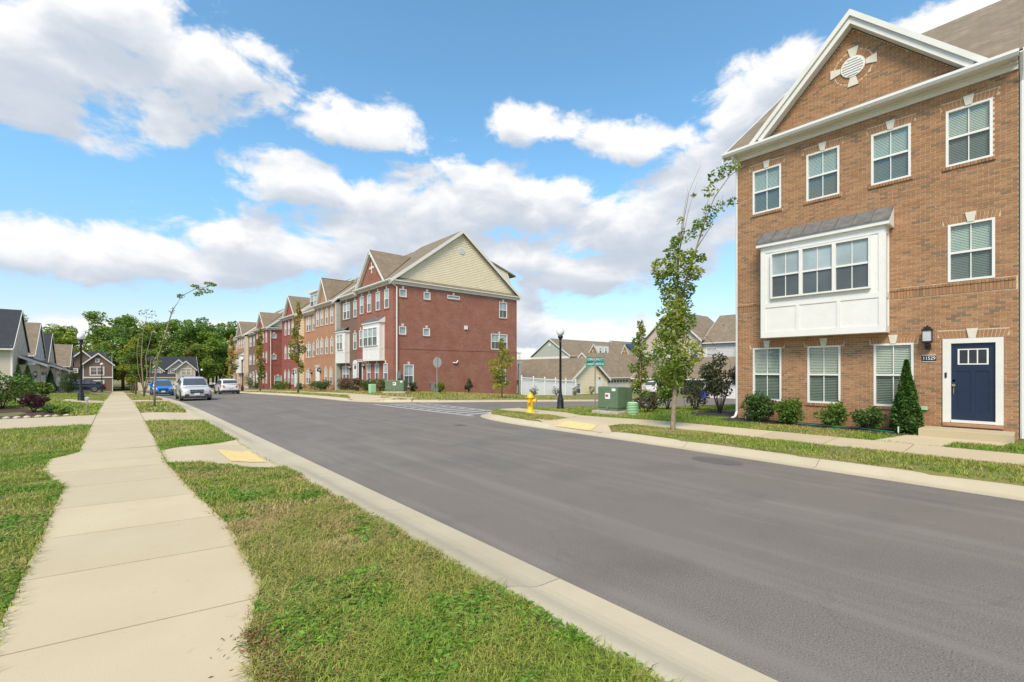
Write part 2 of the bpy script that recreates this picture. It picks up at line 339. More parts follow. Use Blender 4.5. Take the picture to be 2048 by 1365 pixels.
# ================================================================== terrain
def S(x): x = np.clip(x, 0, 1); return x * x * (3 - 2 * x)
def Rz(x, y):
    x = np.asarray(x, float); y = np.asarray(y, float)
    yy = np.clip(y, -50, 120)
    zb = -.026 * 4 * np.log1p(np.exp((yy - 34) / 4))
    return zb - .04 * np.clip(x - 14, 0, 26) * S((y - 9) / 7)
SE = [(10.46,-25),(10.46,0),(10.6,2.3),(10.78,5.4),(10.95,8.6),(11.02,11),(11.1,13.0),(11.45,15.0),(12.1,16.2),(13.1,16.75),(14.5,16.85),(75,16.85)]
NE = [(75,25.3),(16,25.3),(14,25.6),(12.5,26.6),(11.6,28.2),(11.3,30.5),(11.3,104)]
def chaikin(p, n=2):
    for _ in range(n):
        q = [p[0]]
        for a, b in zip(p[:-1], p[1:]): q += [(a[0]*.75+b[0]*.25, a[1]*.75+b[1]*.25), (a[0]*.25+b[0]*.75, a[1]*.25+b[1]*.75)]
        p = q + [p[-1]]
    return p
SEs = [SE[0], SE[1]] + chaikin(SE[1:11]) + [SE[11]]; NEs = [NE[0]] + chaikin(NE[1:6]) + [NE[6]]
ROAD = [(3.2,-25)] + SEs + NEs + [(75,104),(75,111),(-70,111),(-70,104),(3.2,104)]
LW = [(-.65,-6),(-.65,10.2),(-1.06,12.2),(-1.08,13.6),(-.66,14.4),(-.66,103),(.76,103),(.76,13.4),(.74,11.6),(.88,8.6),(1.02,6.4),(.97,4.5),(.68,3.6),(.62,3.0),(.6,-6)]
LRAMP = [(.74,11.55),(1.27,11.2),(1.77,10.5),(2.3,9.7),(2.5,9.7),(2.5,14.3),(2.44,14.3),(1.57,13.85),(1.0,13.65),(.76,13.4)]
DRIVES = [(-14,21.6,2.5,26.0),(-14,37.2,2.5,41.4),(-14,72.6,2.5,77.4)]
RW = [(12.88,-12),(14.28,-12),(14.28,7),(14.1,10.4),(13.95,12.0),(14.5,13.2),(14.6,16.35),(13.2,16.35),(13.1,14.0),(13.2,12.7),(12.8,11.5),(12.0,11.6),(11.3,12.1),(11.45,11.0),(11.4,8.6),(11.25,7.75),(11.8,8.8),(12.3,9.3),(12.88,8.7)]
RWALK = [(14.29,1.42),(15.3,1.3),(15.4,.5),(16.1,.42),(16.1,2.25),(14.29,2.7)]
FW = [(12.9,36),(14.2,36),(14.2,100),(12.9,100)]
FCOR = [(11.9,28.6),(12.9,27.0),(14.2,26.3),(15.4,27.2),(14.6,29.5),(14.2,33.0),(14.2,36),(12.9,36),(12.9,33.4),(12.2,31.4),(11.85,30.4)]
def rect(d): return [(d[0], d[1]), (d[2], d[1]), (d[2], d[3]), (d[0], d[3])]
def inpoly(x, y, poly):
    r = np.zeros(np.shape(x), bool); n = len(poly)
    for i in range(n):
        x0, y0 = poly[i]; x1, y1 = poly[(i + 1) % n]
        if y0 == y1: continue
        c = ((y0 > y) != (y1 > y)) & (x < (x1 - x0) * (y - y0) / (y1 - y0) + x0)
        r ^= c
    return r
def pdist(x, y, poly, closed=True):
    d = np.full(np.shape(x), 1e9); n = len(poly)
    for i in range(n if closed else n - 1):
        x0, y0 = poly[i]; x1, y1 = poly[(i + 1) % n]; dx, dy = x1 - x0, y1 - y0
        t = np.clip(((x - x0) * dx + (y - y0) * dy) / (dx * dx + dy * dy + 1e-9), 0, 1)
        d = np.minimum(d, np.hypot(x - x0 - t * dx, y - y0 - t * dy))
    return d
def Gz(x, y):
    x = np.asarray(x, float); y = np.asarray(y, float)
    lot = np.where(x > 7, .08 + .07 * S((x - 11.5) / 5) * (1 - S((y - 8) / 4) * (1 - S((y - 27) / 6))) + .16 * S((x - 14) / 4) * S((y - 29) / 6) * (1 - S((x - 22) / 8)), 0)
    lot = lot + .34 * S((-.9 - x) / 2.6) * S((y - 25) / 10)
    g = Rz(x, y) + .11 + lot
    ramp = np.zeros(np.shape(g))
    for y0, y1 in ((10.3, 13.6), (21.6, 26), (37.2, 41.4), (72.6, 77.4)):
        ramp = np.maximum(ramp, np.where(x < 5, S((x - 1.3) / 1.1) * S((y - y0 + .9) / .8) * S((y1 + .9 - y) / .8), 0))
    ramp = np.maximum(ramp, np.where((x > 9) & (y < 14), S((12.7 - x) / 1.1) * S((y - 7.9) / .8) * S((12.0 - y) / .8), 0))
    ramp = np.maximum(ramp, np.where((x > 9) & (y > 24), S(1.4 - np.hypot(x - 12, y - 28.8) / 1.7), 0))
    return g * (1 - ramp) + (Rz(x, y) + .022) * ramp
def lines(*segs):
    out = []
    for a, b, st in segs: out += list(np.arange(a, b - 1e-6, st))
    return np.array(out + [segs[-1][1]])
gx = lines((-900,-120,130),(-120,-30,15),(-30,-8,2),(-8,-2,.6),(-2,2.3,.3),(2.3,2.42,.12),(2.42,2.6,.18),(2.6,4,.35),(4,10,1.0),(10,10.4,.2),(10.4,12.4,.14),(12.4,16,.3),(16,34,1.0),(34,60,4),(60,140,20),(140,900,190))
gy = lines((-300,-20,70),(-20,-4,4),(-4,30,.35),(30,46,1.0),(46,120,3),(120,200,20),(200,1400,300))
X, Y = np.meshgrid(gx, gy); ins = inpoly(X, Y, ROAD); dd = np.where(ins, -1, 1) * pdist(X, Y, ROAD)
Z = np.where(dd < np.where(X < 7, .7, .42), Rz(X, Y) - .12, Gz(X, Y)); Z = np.where(Y > 116, np.minimum(Z, -1.9 + .0 * Y), Z)
idx = np.arange(X.size).reshape(X.shape)
F = np.stack([idx[:-1, :-1], idx[:-1, 1:], idx[1:, 1:], idx[1:, :-1]], -1).reshape(-1, 4)
tag(np_mesh('ground', np.stack([X, Y, Z], -1).reshape(-1, 3), F, 'lawn_soil', smooth=True), kind='structure')
# asphalt sheets: street, cross street, far street
def sheet(name, xs, ys, mat, dz, parent=None):
    X, Y = np.meshgrid(np.array(xs), np.array(ys)); idx = np.arange(X.size).reshape(X.shape)
    F = np.stack([idx[:-1, :-1], idx[:-1, 1:], idx[1:, 1:], idx[1:, :-1]], -1).reshape(-1, 4)
    return np_mesh(name, np.stack([X, Y, Rz(X, Y) + dz], -1).reshape(-1, 3), F, mat, parent=parent, smooth=True)
road = tag(sheet('road', lines((3.0,11.9,.6)), lines((-24,28,2),(28,104,2)), 'asphalt', 0), kind='structure')
sheet('cross_street', lines((11.9,14.3,.6),(14.3,75,2)), lines((12.5,28.9,1.0)), 'asphalt', 0, road)
sheet('far_street', lines((-70,75,5)), lines((104,111,1)), 'asphalt', .003, road)
def draped(name, poly, mat, dz, parent=None, base=Rz, th=0.0, sub=0):
    bm = bmesh.new(); vs = [bm.verts.new((p[0], p[1], 0)) for p in poly]; f = bm.faces.new(vs)
    if sub:
        xs_, ys_ = [p[0] for p in poly], [p[1] for p in poly]
        for ax, lo, hi in ((0, min(xs_), max(xs_)), (1, min(ys_), max(ys_))):
            q = lo + sub
            while q < hi - .05:
                bmesh.ops.bisect_plane(bm, geom=bm.verts[:] + bm.edges[:] + bm.faces[:], plane_co=((q, 0, 0), (0, q, 0))[ax], plane_no=((1, 0, 0), (0, 1, 0))[ax]); q += sub
        th = 0
    if th:
        r = bmesh.ops.extrude_face_region(bm, geom=[f]); low = [v for v in bm.verts if v in vs]
        top = [v for v in r['geom'] if isinstance(v, bmesh.types.BMVert)]
    bm.normal_update()
    for v in bm.verts: v.co.z = float(base(v.co.x, v.co.y)) + dz
    if th:
        for v in vs: v.co.z -= th
    bmesh.ops.triangulate(bm, faces=[f for f in bm.faces if len(f.verts) > 4]); bmesh.ops.recalc_face_normals(bm, faces=bm.faces)
    me = bpy.data.meshes.new(name); bm.to_mesh(me); bm.free(); me.materials.append(MATS[mat])
    o = bpy.data.objects.new(name, me); return link(o, parent)
# kerb and gutter
def resample(p, step):
    P = [Vector((*q, 0)) for q in p]; out = []; acc = [0]
    for a, b in zip(P[:-1], P[1:]): acc.append(acc[-1] + (b - a).length)
    n = max(1, int(round(acc[-1] / step))); k = 0
    for i in range(n + 1):
        s = acc[-1] * i / n
        while k < len(P) - 2 and acc[k + 1] < s: k += 1
        out.append(P[k].lerp(P[k + 1], (s - acc[k]) / max(1e-6, acc[k + 1] - acc[k])))
    return out
kerb = tag(thing('kerb', None, None), kind='structure')
def make_kerb(line, side, width, hmax, drops, seg=3.0, ymax=104):
    pts = resample(line, .5); per = int(seg / .5)
    prof = [(0, -.02), (0, .006), (.3 * width, .011), (.42 * width, .022), (.52 * width, .042 * hmax / .13), (.6 * width, .066 * hmax / .13), (.68 * width, .09 * hmax / .13), (.76 * width, .85 * hmax), (.83 * width, .95 * hmax), (.9 * width, hmax), (width, hmax), (width, -.1)]
    nrm = []
    for i in range(len(pts)):
        d = (pts[min(i + 1, len(pts) - 1)] - pts[max(i - 1, 0)]).normalized(); nrm.append(Vector((d.y, -d.x, 0)) * side)
    k = 0
    while k < len(pts) - 1:
        e = min(k + per, len(pts) - 1); mb = MB(); rows = list(range(k, e + 1))
        for q, i in enumerate(rows):
            p = pts[i]; d = (pts[min(i + 1, len(pts) - 1)] - pts[max(i - 1, 0)]).normalized()
            if q == 0: p = p + d * .006
            if q == len(rows) - 1: p = p - d * .006
            fac = 1.0
            for (y0, y1) in drops: fac *= 1 - (S((p.y - y0 + .7) / .8) * S((y1 + .7 - p.y) / .8)) * .72
            for w, h in prof:
                v = p + nrm[i] * w; mb.v.append((v.x, v.y, float(Rz(v.x, v.y)) + (h * float(fac) if h > .01 else h)))
        n = len(prof)
        for q in range(len(rows) - 1):
            for j in range(n - 1): mb.f.append((q*n+j, q*n+j+1, (q+1)*n+j+1, (q+1)*n+j))
        mb.f.append(tuple(range(n))); mb.f.append(tuple((len(rows)-1)*n + j for j in range(n))[::-1])
        mb.build('kerb_stone', 'kerb_concrete', kerb); k = e
make_kerb([(3.2, -12), (3.2, 104)], -1, .74, .125, [(10.3, 13.6), (21.6, 26), (37.2, 41.4), (72.6, 77.4)])
make_kerb(SEs[1:-1] + [(45, 16.85)], 1, .5, .15, [(8.9, 11.0)])
make_kerb([(45, 25.3)] + NEs[1:-1] + [(11.3, 103)], 1, .5, .15, [(27.5, 30)])
# pavements, slab by slab
pave = tag(thing('pavement', None, None), kind='structure')
def clip_strip(poly, y0, y1):
    def cut(P, f):
        out = []
        for i in range(len(P)):
            a, b = P[i], P[(i + 1) % len(P)]; fa, fb = f(a), f(b)
            if fa >= 0: out.append(a)
            if (fa >= 0) != (fb >= 0):
                t = fa / (fa - fb); out.append((a[0] + (b[0] - a[0]) * t, a[1] + (b[1] - a[1]) * t))
        return out
    P = cut(poly, y0); return cut(P, y1) if P else P
def slabs(poly, joints, skew, mat='concrete', gap=.009, dz=.018):
    for a, b in zip(joints[:-1], joints[1:]):
        P = clip_strip(poly, lambda p, a=a: p[1] + skew * p[0] - a - gap, lambda p, b=b: b - gap - p[1] - skew * p[0])
        if len(P) > 2: draped('slab', P, mat, dz, pave, Gz, .12)
slabs(LW, [-6, -3, -1.2, .2, 1.6, 3.0, 4.35, 5.8, 7.1, 8.55, 10.05, 11.6, 12.6, 14.35], .17)
slabs([(-.66, 14.3), (.76, 14.1), (.76, 103), (-.66, 103)], [14.35, 16.5, 18.6, 20.8, 22.4, 24.2, 26.2] + [26.2 + 1.52 * i for i in range(1, 51)], .0, dz=.019)
draped('ramp_slab', [(p[0] + .012, p[1]) if p[0] < 1 else p for p in LRAMP], 'concrete', .0165, pave, Gz, .12, .2)
for d in DRIVES:
    for x0, x1 in ((-14, -10), (-9.99, -6.6), (-6.59, -3.6), (-3.59, -.68), (.775, 2.46)):
        draped('driveway_slab', rect((x0, d[1], x1, d[3])), 'concrete', .016, pave, Gz, .12, .4 if x0 > 0 else 0)
slabs([(12.88, -12), (14.28, -12), (14.28, 8.7), (12.88, 8.7)], [-12, -9, -7.4, -5.9, -4.4, -2.9, -1.4, .15, 1.9, 3.4, 4.9, 6.4, 7.9, 8.71], 0)
draped('landing_slab', [(11.49,8.0),(11.8,8.8),(12.3,9.3),(12.88,8.715),(14.26,8.715),(14.1,10.4),(13.95,11.9),(12.8,11.5),(12.0,11.72),(11.58,12.05),(11.545,11),(11.53,10.2),(11.52,9.4),(11.5,8.6)], 'concrete', .018, pave, Gz, .12, .25)
draped('landing_slab', [(12.81,11.52),(13.955,11.92),(14.5,13.2),(14.6,16.35),(13.2,16.35),(13.1,14.0),(13.2,12.7)], 'concrete', .018, pave, Gz, .12)
slabs(RWALK, [.0, 2.75], 0, dz=.016)
slabs(FW, [36 + 1.6 * i for i in range(41)], 0); slabs(FCOR, [26, 29.4, 33.2, 36.01], 0)
draped('tactile_paving', [(1.8, 11.05), (2.4, 10.75), (2.4, 12.45), (1.8, 12.95)], 'tactile', .027, pave, Gz, .008, .15)
draped('tactile_paving', [(11.5, 9.45), (12.25, 9.75), (12.3, 11.15), (11.55, 11.15)], 'tactile', .03, pave, Gz, .008, .15)
draped('tactile_paving', [(12.1, 28.3), (13.2, 27.3), (13.75, 28.5), (12.6, 29.6)], 'tactile', .03, pave, Gz, .008)
dm = MB()
for cx0, cy0, nx, ny in ((1.84, 11.1, 10, 22), (11.56, 9.8, 12, 22)):
    for i in range(nx):
        for j in range(ny):
            x, y = cx0 + i * .058, cy0 + j * .06
            z = float(Gz(x, y)) + .027; dm.lathe([(.018, 0), (.011, .006)], 6, (x, y, z))
dmo = dm.build('paving_domes', 'tactile', pave, fix=False); dmo['kind'] = 'stuff'
# crosswalk
def strip(poly, name='crosswalk_bar', mat='road_paint', dz=.005, parent=None): return draped(name, poly, mat, dz, parent or road)
xw0, xw1 = (11.75, 16.2), (11.3, 24.9)
strip([(11.62,16.1),(11.82,16.1),(11.55,25.6),(11.33,25.6)]); strip([(13.75,16.95),(13.95,16.95),(14.35,25.1),(14.15,25.1)])
for i in range(10):
    y = 16.7 + i * .86; strip([(11.9,y),(13.7,y+.15),(13.7,y+.45),(11.88,y+.3)], dz=.006)
for (cx, cy, rx, ry) in ((10.0, 4.64, .35, .55), (9.41, 13.74, .25, .25)):
    strip([(cx + rx * math.cos(a), cy + ry * math.sin(a)) for a in np.linspace(0, 6.28, 15)[:-1]], 'road_cover', 'patch', .004)

# ================================================================== houses
def FRONT(a, n, z): return (a, -n, z)
def make_end(Wd): return lambda a, n, z: (Wd + n, a, z)
def solid(a0, a1, zc, holes):
    iv = [(a0, a1)]
    for h in holes:
        if h[2] < zc < h[3]:
            nv = []
            for p, q in iv:
                if h[1] <= p or h[0] >= q: nv.append((p, q)); continue
                if h[0] > p: nv.append((p, h[0]))
                if h[1] < q: nv.append((h[1], q))
            iv = nv
    return iv
def wall_holes(mb, fr, a0, a1, z0, z1, holes, n=0.0, rev=.1):
    A = sorted({a0, a1, *[min(max(h[k], a0), a1) for h in holes for k in (0, 1)]}); Zs = sorted({z0, z1, *[min(max(h[k], z0), z1) for h in holes for k in (2, 3)]})
    for p, q in zip(A[:-1], A[1:]):
        for r, s in zip(Zs[:-1], Zs[1:]):
            ca, cz = (p + q) / 2, (r + s) / 2
            if any(h[0] < ca < h[1] and h[2] < cz < h[3] for h in holes): continue
            mb.poly([fr(p, n, r), fr(q, n, r), fr(q, n, s), fr(p, n, s)])
    for h in holes:
        for (p, q) in (((h[0], h[2]), (h[1], h[2])), ((h[1], h[2]), (h[1], h[3])), ((h[1], h[3]), (h[0], h[3])), ((h[0], h[3]), (h[0], h[2]))):
            mb.poly([fr(p[0], n, p[1]), fr(q[0], n, q[1]), fr(q[0], n - rev, q[1]), fr(p[0], n - rev, p[1])])
def siding(mb, fr, a0, a1, z0, z1, holes=(), ex=.17, clip=None, n=0.0):
    z = z0
    while z < z1 - .01:
        zt = min(z + ex, z1)
        lo, hi = a0, a1
        lt, ht = lo, hi
        if clip:
            lo, hi = clip(z); lt, ht = clip(zt)
            if hi - lo < .02: break
        for p, q in solid(lo, hi, (z + zt) / 2, holes):
            pt, qt = (lt if p == lo else p), (ht if q == hi else q)
            mb.poly([fr(p, n + .032, z), fr(q, n + .032, z), fr(qt, n + .002, zt), fr(pt, n + .002, zt)])
            mb.poly([fr(p, n, z), fr(q, n, z), fr(q, n + .032, z), fr(p, n + .032, z)])
        z += ex
def window(root, fr, a0, a1, z0, z1, near=False, open_slats=False, double=False, cols=2, t=.055, blind=True, pane_u=None, pane_l=None, sash=True):
    """casing with rails and bars as the part, every light of glass a sub-part"""
    mb = MB(); n0, n1 = -.09, (.012 if near else .02)
    mb.box(a0, a0 + t, n0, n1, z0, z1, fr); mb.box(a1 - t, a1, n0, n1, z0, z1, fr); mb.box(a0 + t, a1 - t, n0, n1, z0, z0 + t, fr); mb.box(a0 + t, a1 - t, n0, n1, z1 - t, z1, fr)
    units = [(a0 + t, a1 - t)]
    if double:
        c = (a0 + a1) / 2; mb.box(c - .06, c + .06, n0, n1 - .004, z0 + t, z1 - t, fr); units = [(a0 + t, c - .06), (c + .06, a1 - t)]
    zm = (z0 + z1) / 2; panes = []
    for p, q in units:
        if sash:
            mb.box(p, q, -.07, -.006, zm - .028, zm + .028, fr); rows = [(z0 + t, zm - .028, 0), (zm + .028, z1 - t, 1)]
        else: rows = [(z0 + t, z1 - t, 1)]
        for r, s, up in rows:
            w = (q - p) / cols
            for k in range(cols):
                if k: mb.box(p + k * w - .011, p + k * w + .011, -.065, -.03, r, s, fr)
                panes.append((p + k * w + (.011 if k else 0), p + (k + 1) * w - (.011 if k < cols - 1 else 0), r, s, up))
    o = mb.build('window', 'white_paint', root)
    for p, q, r, s, up in panes:
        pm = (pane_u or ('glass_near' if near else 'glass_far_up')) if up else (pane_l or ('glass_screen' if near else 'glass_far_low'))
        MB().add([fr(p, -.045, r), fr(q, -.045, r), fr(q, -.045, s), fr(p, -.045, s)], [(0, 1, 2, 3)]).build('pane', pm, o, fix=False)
    if near and blind:
        bl = MB(); z = z0 + t + .01
        while z < z1 - t:
            hs_, st_ = (.034, .05) if open_slats else (.04, .043)
            bl.add([fr(a0 + t, -.085, z + hs_), fr(a1 - t, -.085, z + hs_), fr(a1 - t, -.07, z), fr(a0 + t, -.07, z)], [(0, 1, 2, 3)]); z += st_
        bl.build('blind', 'blind', o, fix=False)
    return o
def keystone(root, fr, ac, z, h=.26, w=.11, n=.03):
    MB().prism([fr(ac - w * .75, 0, z), fr(ac + w * .75, 0, z), fr(ac + w * 1.25, 0, z + h), fr(ac - w * 1.25, 0, z + h)], tuple(Vector(fr(0, n, 0)) - Vector(fr(0, 0, 0)))).build('keystone', 'keystone', root)
def rosette(root, fr, ac, zc, r, k, louvre=True):
    mb = MB(); o = []
    for i in range(20):
        t = 2 * math.pi * i / 20; o.append(fr(ac + r * math.cos(t), 0, zc + r * math.sin(t)))
    v = MB().prism(o, tuple(Vector(fr(0, .04, 0)) - Vector(fr(0, 0, 0)))).build('gable_vent', 'white_trim', root)
    if louvre:
        for i in range(-3, 4):
            z = zc + i * r * .25; w = math.sqrt(max(0, r * r * .72 - (z - zc) ** 2))
            if w > .04: MB().box(ac - w, ac + w, .035, .06, z - .012, z + .018, fr).build('louvre', 'white_paint', v)
    if k:
        for q in range(4):
            t = math.pi / 2 * q + .0; ca, sa = math.cos(t), math.sin(t)
            P = [(r * 1.02, -.4 * r * .6), (r * 1.02, .4 * r * .6), (k, .4 * k * .6), (k, -.4 * k * .6)]
            MB().prism([fr(ac + x * ca - y * sa, 0, zc + x * sa + y * ca) for x, y in P], tuple(Vector(fr(0, .03, 0)) - Vector(fr(0, 0, 0)))).build('keystone', 'keystone', root)
def main_roof(root, Wd, depth, ze, slope, mat, ov=.4, end0=.05, end1=.3, rake='white_trim', apex_y=None):
    yr = apex_y or depth / 2; zr = ze + slope * (yr + ov); zb = zr - slope * (depth + ov - yr)
    r = MB(); x0, x1 = -end0, Wd + end1
    r.slab([(x0, -ov, ze), (x1, -ov, ze), (x1, yr, zr), (x0, yr, zr)], .1); r.slab([(x0, yr, zr), (x1, yr, zr), (x1, depth + ov, zb), (x0, depth + ov, zb)], .1)
    ro = r.build('roof', mat, root)
    for xa, xb, on in ((x1 + .003, x1 + .045, end1 > .06), (x0 - .045, x0 - .003, end0 > .06)):
        if not on: continue
        for p, q in (((-ov, ze), (yr, zr)), ((yr, zr), (depth + ov, zb))):
            MB().prism([(xa, p[0], p[1] + .02), (xa, q[0], q[1] + .02), (xa, q[0], q[1] - .3), (xa, p[0], p[1] - .3)], (xb - xa, 0, 0)).build('rake_board', rake, ro)
    return ro, zr
def cross_gable(root, a0, a1, ze, za, slope, mat, wallmat, ov=.35, wall_n=0.0, trim=.22, face=True, inset=.55, ov_main=.4):
    """front-facing gable: two roof planes running back into the main slope, raking trim, wall face"""
    am = (a0 + a1) / 2; yb = (za - ze) / slope - ov_main; y0 = -ov
    r = MB(); up = .02
    r.slab([(a0, y0, ze + up), (am, y0, za + up), (am, yb, za + up)], .1); r.slab([(a1, y0, ze + up), (am, y0, za + up), (am, yb, za + up)], .1)
    ro = r.build('gable_roof', mat, root)
    for s, e in ((a0, am), (a1, am)):
        k = (za - ze) / (am - a0)
        d = trim * math.sqrt(1 + k * k)
        MB().prism([(s, y0 - .03, ze + .03), (e, y0 - .03, za + .03), (e, y0 - .03, za + .03 - d), (s + (1 if s < e else -1) * d * .6 / k, y0 - .03, ze + .03 - d + d * .6)], (0, .05, 0)).build('raking_trim', 'white_trim', ro)
        d2 = d * 2.0   # second band of the moulding, set back under the first
        MB().prism([(s + (e - s) * .06, y0 + .03, ze + .06 * (za - ze) - .0), (e, y0 + .03, za - .0), (e, y0 + .03, za - d2), (s + (e - s) * .06 + (1 if s < e else -1) * d2 * .5 / k, y0 + .03, ze + .06 * (za - ze) - d2 * .5)], (0, ov - .04, 0)).build('soffit', 'white_trim', ro)
    if face:
        MB().prism([(a0 + inset * .5, -wall_n, ze - .1), (a1 - inset * .5, -wall_n, ze - .1), (am, -wall_n, za - .15)], (0, .12, 0)).build('gable_wall', wallmat, root)
    return ro
def eaves(root, Wd, z, ov=.4, a0=0.0, gut=True, e1=.06, e0=.06, fr=FRONT, mat='white_trim'):
    mb = MB(); mb.box(a0 - e0 * .3, Wd + e1 * .3, 0.003, .05, z, z + .19, fr); mb.box(a0 - e0, Wd + e1, .0, ov - .06, z + .19, z + .215, fr); mb.box(a0 - e0 * .3, Wd + e1 * .3, .05, .11, z + .13, z + .189, fr)
    mb.build('cornice', mat, root)
    if gut:
        g = MB(); pr = [(ov - .06, z + .17), (ov + .02, z + .17), (ov + .07, z + .24), (ov + .07, z + .31), (ov - .06, z + .31)]
        g.prism([fr(a0 - e0 - .02, n, zz) for n, zz in pr], tuple(Vector(fr(Wd + e1 + .04 - a0 + e0, 0, 0)) - Vector(fr(0, 0, 0)))); g.build('gutter', 'white_paint', root)
def downspout(root, pts, r=.045): MB().tube(pts, r, 6).build('downspout', 'drain_metal', root)
def box_bay(root, a0, a1, z0, z1, pr, wins, roof_rise=.62, near=False, hip=False, panels=True):
    """projecting panelled bay with a standing-seam metal roof"""
    mb = MB(); mb.box(a0, a1, .003, pr, z0, z1, FRONT); o = mb.build('bay', 'white_paint', root)
    tr = MB(); t = .02
    def bd(p, q, r, s): tr.box(p, q, pr + .001, pr + t, r, s, FRONT)
    zs = wins[2] - .12; zt = wins[3] + .1
    bd(a0, a0 + .14, z0, z1); bd(a1 - .14, a1, z0, z1); bd(a0 + .14, a1 - .14, z0, z0 + .2); bd(a0 + .14, a1 - .14, zs - .16, zs); bd(a0 + .14, a1 - .14, z1 - .2, z1)
    if panels:
        for k in (1, 2): c = a0 + (a1 - a0) * k / 3; bd(c - .05, c + .05, z0 + .2, zs - .16)
    for aa, s in ((a0, -1), (a1, 1)):
        p, q = (aa + .001, aa + t) if s > 0 else (aa - t, aa - .001)
        for r, u, v, w in ((.0, pr, z0, z0 + .2), (.0, pr, zs - .16, zs), (.0, pr, z1 - .2, z1), (.004, .12, z0 + .2, zs - .16), (pr - .12, pr + .0, z0 + .2, zs - .16), (.004, .12, zs, z1 - .2), (pr - .12, pr, zs, z1 - .2)):
            tr.box(p, q, r + .002, u - .002, v, w, FRONT)
    tr.build('panel_trim', 'white_paint', o)
    w0, w1, wz0, wz1, nw = wins; ww = (w1 - w0) / nw
    fr = lambda a, n, z: FRONT(a, n + pr + .085, z)
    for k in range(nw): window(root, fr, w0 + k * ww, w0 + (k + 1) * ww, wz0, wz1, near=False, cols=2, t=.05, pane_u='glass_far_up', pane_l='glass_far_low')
    e = .12; zr0 = z1; zr1 = z1 + roof_rise
    MB().box(a0 - e, a1 + e, .003, pr + e, z1 + .001, z1 + .13, FRONT).build('bay_cornice', 'white_paint', root)
    b0, b1 = a0 - e, a1 + e; n = int(round((b1 - b0) / .45)); st = (b1 - b0) / n; ins = .35 if hip else 0
    ro = MB().prism([FRONT(b0, pr + e + .02, z1 + .135), FRONT(b1, pr + e + .02, z1 + .135), FRONT(b1 - ins, .01, zr1), FRONT(b0 + ins, .01, zr1)], (0, 0, -.03)).build('bay_roof', 'metal_roof', root)
    for k in range(n):
        p, q = b0 + k * st, b0 + (k + 1) * st; f = lambda a: a if not hip else b0 + ins + (a - b0) * (b1 - b0 - 2 * ins) / (b1 - b0)
        MB().prism([FRONT(p + .02, pr + e + .02, z1 + .14), FRONT(q - .02, pr + e + .02, z1 + .14), FRONT(f(q) - .02, .012, zr1 + .005), FRONT(f(p) + .02, .012, zr1 + .005)], (0, 0, .012)).build('metal_panel', 'metal_roof', ro)
        MB().prism([FRONT(p - .015, pr + e + .02, z1 + .14), FRONT(p + .015, pr + e + .02, z1 + .14), FRONT(f(p) + .015, .012, zr1 + .005), FRONT(f(p) - .015, .012, zr1 + .005)], (0, 0, .035)).build('seam', 'metal_roof', ro)
    ck = MB()
    for aa in (b0, b1): ck.prism([FRONT(aa, .002, z1 + .13), FRONT(aa, pr + e, z1 + .13), FRONT(aa, .002, zr1 - .02)], (.02 if aa == b0 else -.02, 0, 0))
    if not hip: ck.build('bay_cheek', 'white_paint', root)
    return o
def wall_lamp(root, fr, a, z, s=1.0):
    o = MB().box(a - .09 * s, a + .09 * s, .1, .28, z, z + .28 * s, fr).build('wall_lamp', 'lamp_glass', root)
    c = MB(); c.box(a - .11 * s, a + .11 * s, .08, .3, z + .28 * s, z + .33 * s, fr); c.box(a - .07 * s, a + .07 * s, .12, .26, z + .33 * s, z + .39 * s, fr); c.box(a - .02, a + .02, .17, .21, z + .39 * s, z + .43 * s, fr)
    c.box(a - .1 * s, a + .1 * s, .09, .29, z - .05, z, fr); c.box(a - .06, a + .06, .003, .13, z - .22, z - .06, fr); c.box(a - .05, a + .05, .12, .24, z - .13, z - .05, fr)
    for p in (-.1, .09):
        for q in (.09, .28): c.box(a + p * s, a + (p + .012) * s, q, q + .012, z, z + .28 * s, fr)
    c.build('lamp_case', 'black_metal', o)
# ------------------------------------------------------------------ the near townhouse, laid brick by brick
HX, HY, HZ = 17.0, 7.1, .3
TG = 'townhouses in the street'
nh = thing('townhouse', 'orange brick townhouse with white panelled bay and navy front door', 'house', (HX, HY, HZ), -math.pi / 2)
NW, ND = 6.8, 13.6
W3 = [(.51, 1.42), (2.17, 3.07), (3.86, 4.76), (5.48, 6.36)]; W1 = [(.52, 1.43), (2.2, 3.1), (3.92, 4.82)]
wins = [(a, b, 7.2, 8.72) for a, b in W3] + [(5.52, 6.4, 4.08, 5.63)] + [(a, b, .65, 2.48) for a, b in W1]
door_h = (5.42, 6.55, .2, 2.56); bay_h = (1.0, 4.26, 2.85, 6.35)
holes = wins + [door_h]
wl = MB(); wall_holes(wl, FRONT, 0, NW, -.4, 9.4, holes, n=-.006, rev=.11)
wl.poly([(.7, .006, 9.35), (6.12, .006, 9.35), (3.41, .006, 12.15)])
for p in ([(0, .012, -.4), (0, ND, -.4), (0, ND, 9.4), (0, .012, 9.4)], [(NW, .012, -.4), (NW, ND, -.4), (NW, ND, 9.4), (NW, .012, 9.4)], [(0, ND, -.4), (NW, ND, -.4), (NW, ND, 9.4), (0, ND, 9.4)]): wl.poly(p)
wall = wl.build('wall', 'mortar', nh, fix=False)
MB().poly([(0.05, .3, 0), (0.05, .3, 9.3), (NW - .05, .3, 9.3), (NW - .05, .3, 0)]).build('room_gloom_sheet', 'room_dark', nh, fix=False)  # dark-coloured sheet standing in for the unlit rooms behind the windows
SW_ = MB().box(-.005, -.002, .0, ND, -.4, 9.4); SW_.build('side_wall', 'brick_tan', nh)
bricks = []
BL, BH, CL, CH = .193, .0577, .203, .0677
arches = [(a - .1, b + .1, d, d + .205) for a, b, c, d in wins + [door_h]]
